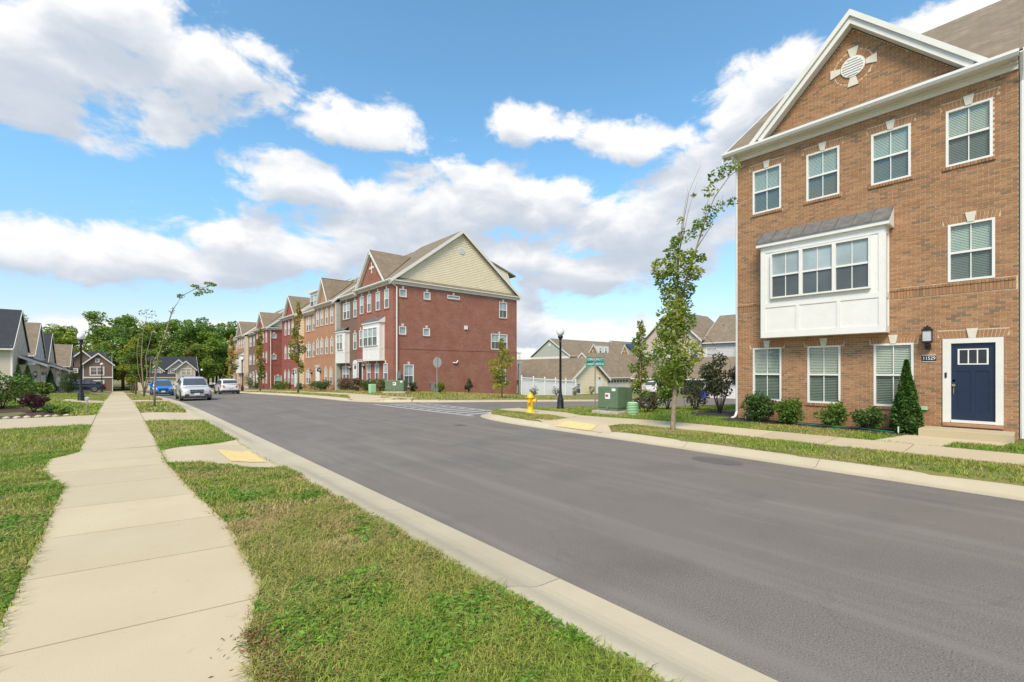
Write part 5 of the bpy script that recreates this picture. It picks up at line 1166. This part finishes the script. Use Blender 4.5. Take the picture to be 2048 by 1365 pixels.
draped('mulch_ring', [(tx + .75 * math.cos(a), ty + 1.25 * math.sin(a)) for a in np.linspace(0, 6.28, 17)[:-1]], 'straw_mulch', .012, pave, Gz)
# leaning tree and bare-stemmed tree on the left verge
V3 = lambda pts: [tuple(p) for p in pts]
tree('street_tree', 'thin tree bent over towards the road with leaves at its tip', 'tree', at(1.45, 30.1), [(V3([(0, 0, -.1), (.02, 0, 1.2), (.08, 0, 2.3), (.35, 0, 3.4), (.75, 0, 5.1), (1.2, 0, 5.95), (1.8, 0, 6.4), (2.35, 0, 6.55)]), .05, .01)],
     [(2.4, 0, 6.7, .35, .12, .7), (2.2, 0, 6.3, .4, .12, .6), (1.9, 0, 6.1, .25, .1, .4), (1.75, 0, 6.5, .25, .1, .5), (1.1, 0, 5.9, .2, .12, .25), (.75, 0, 5.1, .15, .2, .15), (.2, 0, 2.9, .22, .35, .5), (.12, 0, 2.3, .2, .3, .5), (.3, 0, 3.4, .2, .3, .35), (.45, .1, 4.1, .2, .3, .2)], 110, .14, GREEN + LIME[:2])
tree('street_tree', 'bare multi-stemmed young tree with thin pale stems', 'tree', at(1.75, 50.5), [(V3([(0, 0, -.1), (-.1, 0, 1.5), (-.2, 0, 3.2), (-.1, .1, 5.5), (.2, 0, 7.2)]), .07, .012), (V3([(0, 0, .3), (.2, 0, 2), (.1, 0, 3.5), (.5, 0, 5.5), (1.0, .1, 6.6)]), .055, .01), (V3([(0, 0, .2), (.35, .1, 1.6), (.45, 0, 3.2), (1.1, 0, 4.8), (1.6, 0, 5.4)]), .04, .01), (V3([(-.1, 0, .8), (-.4, .1, 2.2), (-.5, 0, 4), (-.3, 0, 5.5)]), .035, .01)],
     [(.2, 0, 7.2, .7, .4, .5), (.9, 0, 6.4, .6, .35, .35), (1.5, 0, 5.5, .5, .3, .3), (-.3, 0, 5.6, .35, .4, .2)], 90, .18, AUTUMN[2:] + LIME[:1], bark='bark_young')
def young(label, loc, h, r, z0, pal, per=160, size=.16, seed=0, lean=.0, group='young trees in the verges'):
    st = np.random.default_rng(seed); cl = []
    n = 14
    for i in range(n):
        f = i / (n - 1); z = z0 + (h - z0) * f; rr = r * (math.sin(math.pi * min(1, .18 + f * .82)) ** .7) * st.uniform(.5, 1.0)
        a = st.uniform(0, 6.28); cl.append((math.cos(a) * rr * .55 + lean * f, math.sin(a) * rr * .55, z, max(.18, rr * .75), (h - z0) / n * 1.1, .5 + rr))
    tr = [(V3([(0, 0, -.15), (.03, 0, h * .3), (lean * .4, 0, h * .65), (lean, 0, h * .97)]), .03 + h * .009, .01)]
    tws = [(V3([(0, 0, z0 + .2 * i), (.3 * math.cos(i * 2.1) * r, .3 * math.sin(i * 2.1) * r, z0 + .2 * i + h * .12), (.8 * math.cos(i * 2.1) * r, .8 * math.sin(i * 2.1) * r, z0 + .25 * i + h * .24)]), .02, .005) for i in range(6)]
    return tree('street_tree', label, 'tree', loc, tr, cl, per, size, pal, twigs=tws, group=group)
young('yellowing young tree in the far verge beside the tan brick house', at(12.3, 43.6), 7.9, .8, 2.2, AUTUMN, 150, .2, 1)
young('young tree with patchy yellow crown in front of the second row', at(12.3, 58), 6.9, .75, 1.4, AUTUMN + GREEN[:2], 150, .2, 2)
young('slim young tree with orange leaves at the far end of the row', at(12.3, 75), 7.6, .9, 1.5, AUTUMN[:2] + LIME, 130, .24, 3)
young('small yellow green tree on the lawn by the red brick flank', at(22.2, 26.8), 4.4, .95, .9, LIME + AUTUMN[:1], 150, .17, 4)
young('yellow tipped young tree on the lawn beyond the green cabinet', at(21.6, 14.2, -.05), 4.6, .75, .8, LIME + GREEN, 170, .15, 5)
for k, (y, h, r, l) in enumerate(((64, 7.6, 1.9, 'leafy green tree in the left verge past the bare stems'), (76, 7.2, 1.7, 'yellow tinged leafy tree further along the left verge'), (88, 7.0, 1.6, 'last leafy tree of the left verge near the street end'))):
    young(l, at(1.6, y + 5), h, r, 1.8, (GREEN + LIME[:2], LIME + AUTUMN[:1], GREEN)[k], 260, .3, 10 + k)
def bush(name, label, cat, loc, rx, h, pal, n=1600, size=.09, stems=5, z0=.0, cone=False, group=None, flowers=None, sparse=1.0):
    t = thing(name, label, cat, loc, 0, group); mb = MB()
    for k in range(stems):
        a = 2 * math.pi * k / stems + .4; mb.tube([(0, 0, -.08), (math.cos(a) * rx * .3, math.sin(a) * rx * .3, h * .4), (math.cos(a) * rx * .6, math.sin(a) * rx * .6, h * .8)], [.022, .015, .006], 5)
    st = mb.build('stems', 'bark', t, True, fix=False); st['kind'] = 'stuff'
    if cone:
        f = RNG.random(n) ** .8; a = RNG.uniform(0, 6.28, n); rr = rx * np.minimum(1, (1 - f) * 1.25 + .03) * (.93 + .12 * np.sin(a * 5 + f * 14)) * RNG.uniform(.72, 1.05, n); rr *= np.where(f < .08, .8 + f * 2.5, 1)
        P = np.stack([rr * np.cos(a), rr * np.sin(a), .02 + f * h], 1)
    else:
        m = 16; d = RNG.normal(size=(m, 3)); d /= np.linalg.norm(d, axis=1)[:, None]; c = np.stack([d[:, 0] * rx * .62, d[:, 1] * rx * .62, z0 + (h - z0) * (.52 + d[:, 2] * .33)], 1)
        cl = [(*q, rx * RNG.uniform(.3, .5) * sparse, (h - z0) * RNG.uniform(.16, .27) * sparse) for q in c] + [(0, 0, z0 + (h - z0) * .5, rx * .6, (h - z0) * .4, 2)] * (1 if sparse == 1.0 else 0)
        P, _ = clump_points(cl, n // 17)
    col = leaf_cols(len(P), pal, .35); V, F, C = leaf_geo(P, size, col, .6, .55); np_mesh('foliage', V, F, 'leaf', C, t)
    if flowers:
        Pf, _ = clump_points([(0, 0, h * .7, rx * .9, h * .35)], 90); V, F, C = leaf_geo(Pf, size * 1.2, leaf_cols(len(Pf), flowers), .6, .8); o = np_mesh('blossom', V, F, 'leaf', C, t); o['kind'] = 'stuff'
    return t
# beds at the near house
draped('mulch_bed', [(15.75, 7.3), (17.02, 7.3), (17.02, 2.15), (16.0, 2.15), (15.7, 2.6), (16.0, 4.0), (16.1, 5.6), (15.8, 6.6)], 'dark_mulch', .02, pave, Gz)
draped('mulch_bed', [(17.1, 7.35), (19.4, 7.35), (19.2, 9.2), (17.8, 9.5), (16.6, 8.6)], 'dark_mulch', .02, pave, Gz)
bush('shrub', 'dense dark green shrub under the window nearest the house corner', 'shrub', at(16.4, 6.2), .55, 1.0, DARK, 2200, .09)
bush('shrub', 'mid green bushy shrub between the first two ground windows', 'shrub', at(16.4, 5.25), .5, .85, GREEN[:3], 1900, .09)
bush('shrub', 'light green glossy shrub under the middle ground window', 'shrub', at(16.45, 4.1), .45, .82, GREEN, 1500, .09)
bush('shrub', 'small dark shrub beside the conical evergreen', 'shrub', at(16.4, 3.15), .45, .68, DARK + GREEN[:1], 1500, .08)
bush('conifer', 'tall narrow conical evergreen beside the navy door', 'shrub', at(16.4, 2.35), .34, 2.0, [(.05, .12, .018), (.07, .16, .02), (.04, .09, .015)], 6500, .085, 3, cone=True)
bush('shrub', 'tall loose dark shrub with dusky leaves by the house corner', 'shrub', at(18.3, 8.35), 1.05, 2.5, DUSKY_LEAF, 2600, .12, 9, .5, sparse=.8)
bush('shrub', 'bright green bushy tree behind the slender street tree', 'shrub', at(19.4, 11.3), .85, 2.2, GREEN + LIME[:1], 2600, .13, 5, .2)
bush('shrub', 'drooping reddish brown bush behind the street tree', 'shrub', at(17.2, 11.0), .7, .9, DUSKY_LEAF + [(.12, .05, .04)], 700, .12, 5, sparse=.75)
bush('shrub', 'thin airy bush with bronze leaves on the side lawn', 'shrub', at(19.5, 10.0), .75, 1.5, DUSKY_LEAF + [(.12, .14, .05)], 700, .12, 6, sparse=.75)
# wire trellis arch behind the corner shrub
ar = thing('wire_arch', 'thin wire garden arch rising over the dusky shrub', 'garden arch', at(18.6, 9.2))
MB().tube([(-1.1 + 1.1 * (1 - math.cos(a)) , .3 * math.cos(a), 1.2 + 2.0 * math.sin(a)) for a in np.linspace(-.5, math.pi + .3, 22)], .009, 5).build('hoop', 'galvanised', ar, True)
# bushes by the corner house and along the row
for k, (x, y, r, h, pal, fl, l) in enumerate(((18.9, 34.6, .45, .95, DUSKY_LEAF + GREEN[:1], None, 'small ragged shrub below the flank window'), (21.4, 34.3, .5, 1.0, GREEN[:2] + AUTUMN[:1], None, 'low green shrub by the gas meter'), (24.6, 34.5, .45, 1.4, DUSKY_LEAF + [(.12, .05, .03)], None, 'thin brownish shrub midway along the brick flank'),
    (16.9, 36.7, .8, 1.25, AUTUMN[2:] + DUSKY_LEAF, None, 'broad olive shrub at the corner of the red brick house'), (16.8, 39.0, .7, 1.15, DARK, None, 'dark green shrub under the white bay'), (16.8, 41.2, .75, 1.2, DARK + DUSKY_LEAF, [(.35, .05, .07), (.4, .1, .1)], 'red flowering shrub under the bay window'),
    (16.8, 44.4, .85, 1.3, DUSKY_LEAF, [(.35, .05, .07), (.4, .1, .1)], 'red flowering shrub before the brown brick house'), (16.2, 48.2, .8, 1.1, DARK, None, 'rounded dark hedge shrub before the tan brick house'), (16.2, 51.0, .85, 1.1, DARK + GREEN[:1], None, 'clipped green shrub left of the tan house door'),
    (16.6, 57.5, .7, .9, DARK, None, 'low dark shrub before the recessed tan house'), (16.1, 63.5, .9, 1.2, GREEN, None, 'bright green shrub before the red gabled house'), (16.1, 66.0, .8, 1.1, GREEN[:2] + DARK, None, 'green shrub at the end of the first row'), (16.6, 81, 1.0, 1.4, DARK, None, 'dark shrub before the second row'), (16.6, 86, .9, 2.6, DARK, None, 'upright evergreen before the second row'))):
    bush('shrub', l, 'shrub', at(x, y), r, h, pal, 900, .13, 4, flowers=fl, sparse=.8 if k in (0, 2) else 1.0)
for k, x in enumerate((31.9, 35.2, 38.2, 43.2)):
    bush('shrub', ['spindly shrub at the fence end by the brick flank', 'spindly leafy shrub before the middle of the white fence', 'spindly shrub before the garage end of the fence', 'bare twiggy shrub under the cream garage gable'][k], 'shrub', at(x, 33.4 if k < 3 else 35.2, -.1), .6, 1.1, DUSKY_LEAF + GREEN[:1], 240, .13, 6, sparse=.8)
# left garden
draped('mulch_bed', [(-9, 26.2), (-1.5, 26.2), (-1.6, 26.9), (-2.4, 28.6), (-3.4, 30.5), (-9, 31)], 'mulch', .02, pave, Gz)
for k in range(26):
    x = -8.6 + k * .28; o = MB().lathe([(.02, -.05), (.13 * RNG.uniform(.7, 1.1), -.02), (.12, .05), (.04, .09)], 7, at(x + RNG.uniform(-.04, .04), 26.28 + RNG.uniform(-.05, .05))).build('edging_stone', 'stone', None, True)
    tag(o, 'pale rounded edging stone along the mulch bed', 'stone', 'edging stones of the left garden bed')
bush('shrub', 'large rounded green bush in the left mulch bed', 'shrub', at(-3.9, 30.3), 1.25, 1.75, GREEN[:3] + DARK[:2], 4200, .1, 9, .15)
bush('shrub', 'purple leaved dwarf maple in the left mulch bed', 'shrub', at(-2.75, 28.6), .52, .85, PURPLE, 1500, .08, 5, .12)
bush('shrub', 'small dark green cushion plant beside the purple shrub', 'shrub', at(-2.2, 27.9), .32, .34, DARK + GREEN[:1], 700, .07, 3)
bush('shrub', 'small light green tufted plant at the bed tip', 'shrub', at(-1.75, 27.3), .32, .36, LIME[:3] + GREEN, 700, .08, 3)
for x, y, r, h, pal, l in ((-5.15, 50, .5, 2.3, DARK, 'narrow dark conifer before the beige house'), (-5.8, 51.5, .5, 2.4, DARK, 'narrow dark conifer next to its twin by the beige house'), (-4.8, 46, .75, 1.2, GREEN, 'leafy green bush behind the big round bush'), (-4.1, 47.5, .6, 1.1, GREEN + LIME[:1], 'loose green bush in front of the garage'), (-3.6, 61, .85, 2.3, DUSKY_LEAF + DARK, 'tall dark bush in front of the navy car'), (-4.5, 41.5, .8, .9, LIME[:3], 'low lime bush beyond the first driveway'), (-5.5, 70, .55, 2.5, DARK, 'dark conifer beside the second garage'), (2.2, 113.8, 1.2, 1.8, DARK, 'dark bush between the two houses at the street end')):
    bush('shrub', l, 'shrub', at(x, y), r, h, pal, 1500, .14, 4, cone=h > 2.2 and r < .7)
# the wood behind
def big_tree_mesh(seed, pal, H=14.0, R=4.2, n=44, per=150, size=.43):
    st = np.random.default_rng(seed); cl = []
    for i in range(n):
        a = st.uniform(0, 6.28); f = st.random() ** .75; z = H * (.16 + .8 * f); rr = R * (math.sin(math.pi * min(1, .22 + f * .72)) ** .6) * st.random() ** .5
        k = st.uniform(.75, 1.5); cl.append((math.cos(a) * rr, math.sin(a) * rr, z, k * 1.15, k * .8, k))
    P, wh = clump_points(cl, per); pal = np.array(pal); base = pal[st.integers(0, len(pal), n)][wh]; col = np.clip((base * .6 + leaf_cols(len(P), pal, .3) * .4) * 1.3, 0, 1)
    return leaf_geo(P, size, col, .4, .62), [(0, 0, -1), (.2, 0, H * .3), (-.1, .1, H * .6), (.1, 0, H * .92)], cl
KINDS = [('dense mid green broadleaf tree in the wood behind the houses', GREEN + LIME[2:3], 14.5, 4.4), ('dark green rounded tree in the wood behind the houses', DARK[1:3] + GREEN[:3] + LIME[2:3], 14.0, 4.6), ('yellow green airy tree in the wood behind the houses', LIME + GREEN, 15, 3.8), ('tall sparse crowned tree rising above the wood', GREEN + LIME[:1], 17, 3.4), ('tree turning orange at the edge of the wood', AUTUMN + GREEN[:2], 11, 3.4)]
protos = []
for k, (l, pal, H, R) in enumerate(KINDS):
    (V, F, C), tp, cl = big_tree_mesh(40 + k, pal, H, R, 46 if k != 3 else 30)
    t = thing('woodland_tree', l, 'tree', (0, 0, -500), 0, 'trees of the wood behind the houses')
    mb = MB(); mb.tube(tp, [.28, .22, .14, .04], 7)
    for c in cl[:9]: mb.tube([(0, 0, c[2] * .55), (c[0] * .5, c[1] * .5, c[2] * .82), (c[0], c[1], c[2])], [.09, .05, .02], 5)
    mb.build('trunk', 'bark', t, True, fix=False); np_mesh('crown', V, F, 'leaf', C, t); protos.append([t, False])
st = np.random.default_rng(5); spots = []
for k, x in enumerate(np.arange(-62, 36, 5.2)): spots.append((x + st.uniform(-1.5, 1.5), 140 + st.uniform(-5, 6) + (8 if x > 12 else 0), st.integers(0, 4)))
for k, x in enumerate(np.arange(-56, 40, 7.5)): spots.append((x + st.uniform(-2, 2), 154 + st.uniform(-3, 6), st.integers(0, 4)))
spots += [(-1.0, 132, 4), (2.5, 134, 2), (14.5, 128, 1), (16.5, 124, 0), (19, 130, 4), (14.2, 136, 4), (22, 136, 1), (-16, 128, 1), (-20, 132, 0), (-13, 134, 2), (17, 142, 1), (25, 146, 0), (30, 150, 1), (-26, 130, 0), (-32, 134, 3), (0.8, 126, 1), (28, 140, 0)]
spots += [(88, 112, 0), (96, 116, 2), (80, 108, 4), (104, 122, 0), (76, 112, 2)]
for (x, y, k) in spots:
    k = int(k); pr = protos[k]
    if not pr[1]: t = pr[0]; pr[1] = True
    else: t = copy_tree(pr[0])
    s = st.uniform(.88, 1.14) * (.62 if x > 60 else 1.0); t.location = (x, y, -2.1 if x < 60 else -3.5); t.rotation_euler = (0, 0, st.uniform(0, 6.28)); t.scale = (s, s, s * st.uniform(.92, 1.1))
for t, used in protos:
    if not used:
        for c in list(t.children): bpy.data.objects.remove(c)
        bpy.data.objects.remove(t)
tag(draped('undergrowth', [(-90, 124), (-40, 122), (0, 123), (14, 121), (40, 123), (60, 126), (60, 175), (-90, 175)], 'lawn_soil', .3, None, lambda x, y: -2.2), kind='structure')

# ================================================================== grass
def vnoise(x, y, s, seed):
    r = np.random.default_rng(seed).random((64, 64)); u, v = x / s, y / s; i, j = np.floor(u).astype(int), np.floor(v).astype(int); f, g = S(u - i), S(v - j)
    q = lambda a, b: r[a % 64, b % 64]
    return (q(i, j) * (1 - f) + q(i + 1, j) * f) * (1 - g) + (q(i, j + 1) * (1 - f) + q(i + 1, j + 1) * f) * g
HARD = [LW, LRAMP, RWALK, FW, FCOR] + [rect(d) for d in DRIVES] + [[(12.88, -12), (14.28, -12), (14.28, 8.7), (12.88, 8.7)], [(11.25,7.75),(11.8,8.8),(12.3,9.3),(12.88,8.715),(14.26,8.715),(14.1,10.4),(13.95,11.9),(12.8,11.5),(12.0,11.6),(11.3,12.1),(11.1,11),(11.1,8.6)], [(12.81,11.52),(13.955,11.92),(14.5,13.2),(14.6,16.35),(13.2,16.35),(13.1,14.0),(13.2,12.7)],
        [(16.9, 9), (31.7, 9), (31.7, -20), (16.9, -20)], [(15.9, .1), (17, .1), (17, 2.1), (15.9, 2.1)], [(15.75, 7.3), (17.02, 7.3), (17.02, 2.15), (16.0, 2.15), (15.9, 4.0), (15.8, 6.6)], [(17.7, 35.8), (31.7, 35.8), (31.7, 70), (17.7, 70)], [(-9, 26.2), (-1.5, 26.2), (-2.4, 28.6), (-3.4, 30.5), (-9, 31)]]
def grass(name, boxes, dens, hgt, wid, segs, drop=1.0, lush=0.0, seed=3):
    xs, ys = [], []
    for (x0, x1, y0, y1) in boxes:
        n = int((x1 - x0) * (y1 - y0) * dens); xs.append(RNG.uniform(x0, x1, n)); ys.append(RNG.uniform(y0, y1, n))
    x, y = np.concatenate(xs), np.concatenate(ys)
    road_d = pdist(x, y, ROAD); keep = ~inpoly(x, y, ROAD) & (road_d > np.where(x < 7, .71, .48) + RNG.uniform(-.05, .02, len(x)))
    for P in HARD:
        ii = inpoly(x, y, P); near = pdist(x, y, P) < .07 * RNG.random(len(x)) ** 2; keep &= (~ii) | near
    bare = vnoise(x, y, .5, 9) * .6 + vnoise(x, y, .16, 4) * .4; keep &= RNG.random(len(x)) < np.clip(1.2 - (bare - .52) * 4.5, .12, 1)
    x, y = x[keep], y[keep]; n = len(x); z = Gz(x, y)
    p = vnoise(x, y, 1.3, 1) * .75 + vnoise(x, y, .4, 2) * .5 + vnoise(x, y, 5, 7) * .3 - .32
    green = np.array([(.19, .34, .033)]); mid = np.array([(.38, .41, .075)]); straw = np.array([(.58, .43, .2)]); deep = np.array([(.09, .17, .025)])
    t = np.clip(p + RNG.normal(0, .16, n) - lush, 0, 1)[:, None]
    col = np.where(t < .4, green + (mid - green) * (t / .4), mid + (straw - mid) * np.clip((t - .4) / .6, 0, 1) ** 1.4); dk = (RNG.random(n) < .16)[:, None]; col = np.where(dk, deep, col) * RNG.uniform(.75, 1.25, (n, 1))
    a = RNG.uniform(0, 6.28, n); h = hgt * RNG.uniform(.35, 1.25, n) * (.65 + .7 * vnoise(x, y, .35, 12)); lean = RNG.uniform(.2, 1.5, n) * h * drop; w = wid * RNG.uniform(.6, 1.3, n)
    dx, dy = np.cos(a), np.sin(a); px, py = -dy * w, dx * w; B = np.stack([x, y, z], 1)
    up = np.zeros((n, 3)); up[:, 2] = 1; D = np.stack([dx, dy, np.zeros(n)], 1); Pp = np.stack([px, py, np.zeros(n)], 1)
    if segs == 2:
        m = B + D * (lean * .35)[:, None] + up * (h * .7)[:, None]; tip = B + D * lean[:, None] + up * (h * .92)[:, None]
        V = np.stack([B - Pp, B + Pp, m + Pp * .75, m - Pp * .75, tip], 1).reshape(-1, 3); k = np.arange(n)[:, None] * 5
        F = np.concatenate([k + np.array([[0, 1, 2]]), k + np.array([[0, 2, 3]]), k + np.array([[3, 2, 4]])]); C = np.repeat(col, 5, 0)
    else:
        tip = B + D * lean[:, None] + up * h[:, None]; V = np.stack([B - Pp, B + Pp, tip], 1).reshape(-1, 3); F = np.arange(n * 3).reshape(n, 3); C = np.repeat(col, 3, 0)
    o = np_mesh('grass', V, F, 'grass_blade', C); return tag(o, name, 'grass', kind='stuff')
grass('patchy green and straw grass of the near verge', [(.5, 2.5, .8, 6.5)], 10500, .052, .0034, 2, 1.5)
grass('patchy grass of the verge and left lawn a little further on', [(.7, 2.5, 6.5, 14.5), (-3.2, -.6, 4, 15)], 3200, .052, .0048, 2, 1.4)
grass('grass of the left lawn and verge by the driveway', [(-12, -.6, 15, 26.3), (.7, 2.5, 14, 21.7), (-8, -3.2, 8, 15)], 900, .065, .009, 1)
grass('grass of the right verge and the lawn before the brick house', [(10.8, 12.95, -2, 9.5), (11, 13.3, 11.4, 16.6), (14.2, 17.0, -2, 12)], 1500, .055, .0075, 1, lush=.06)
grass('grass of the corner lawn beside the brick house', [(13.8, 24, 8.5, 16.5)], 560, .07, .013, 1, lush=.12)
grass('grass along the far verges and lawns', [(12, 30, 25.6, 35.8), (11.7, 17.7, 35.8, 62), (.7, 2.5, 26, 60)], 170, .08, .028, 1, lush=-.2)
grass('grass of the left gardens beyond the driveway', [(-10, -.6, 26, 62)], 190, .08, .028, 1, lush=.14)
# broad-leaved weeds and creeping crabgrass among the near grass
def weeds(name, boxes, dens, size, seed):
    r = np.random.default_rng(seed); P = []
    for (x0, x1, y0, y1, w) in boxes:
        n = int((x1 - x0) * (y1 - y0) * dens * w); cx, cy = r.uniform(x0, x1, n), r.uniform(y0, y1, n); m = vnoise(cx, cy, .55, 21) + .4 * vnoise(cx, cy, .2, 22) > .78; cx, cy = cx[m], cy[m]
        k = 9; ang = r.uniform(0, 6.28, (len(cx), k)); rr = r.uniform(.005, .07, (len(cx), k)); P.append(np.stack([(cx[:, None] + rr * np.cos(ang)).ravel(), (cy[:, None] + rr * np.sin(ang)).ravel()], 1))
    Q = np.concatenate(P); keep = ~inpoly(Q[:, 0], Q[:, 1], LW) & ~inpoly(Q[:, 0], Q[:, 1], LRAMP) & (Q[:, 0] < 2.5); Q = Q[keep]
    P3 = np.c_[Q, Gz(Q[:, 0], Q[:, 1]) + r.uniform(.012, .05, len(Q))]
    col = leaf_cols(len(P3), [(.15, .31, .03), (.2, .36, .04), (.12, .25, .03), (.2, .3, .06)], .3); V, F, C = leaf_geo(P3, size, col, .05, .36); tag(np_mesh('weeds', V, F, 'grass_blade', C), name, 'weeds', kind='stuff')
weeds('bright green crabgrass tufts in the near verge', [(.6, 2.5, 1.2, 7, 1), (.8, 2.5, 7, 11.5, .6), (-2.2, -.6, 4.5, 11, .6)], 420, .05, 31)
r_ = np.random.default_rng(77); n = 1500; wx = .7 + np.abs(r_.normal(0, .1, n)) - r_.exponential(.035, n); wy = r_.uniform(2.6, 3.7, n); P3 = np.c_[wx, wy, Gz(wx, wy) + .02 + r_.uniform(0, .035, n)]
V, F, C = leaf_geo(P3, .03, leaf_cols(n, [(.3, .13, .07), (.34, .24, .1), (.2, .2, .06), (.16, .22, .05)], .3), .05, .4); tag(np_mesh('creeping_weed', V, F, 'grass_blade', C), 'reddish creeping weed spreading over the pavement edge', 'weeds', kind='stuff')
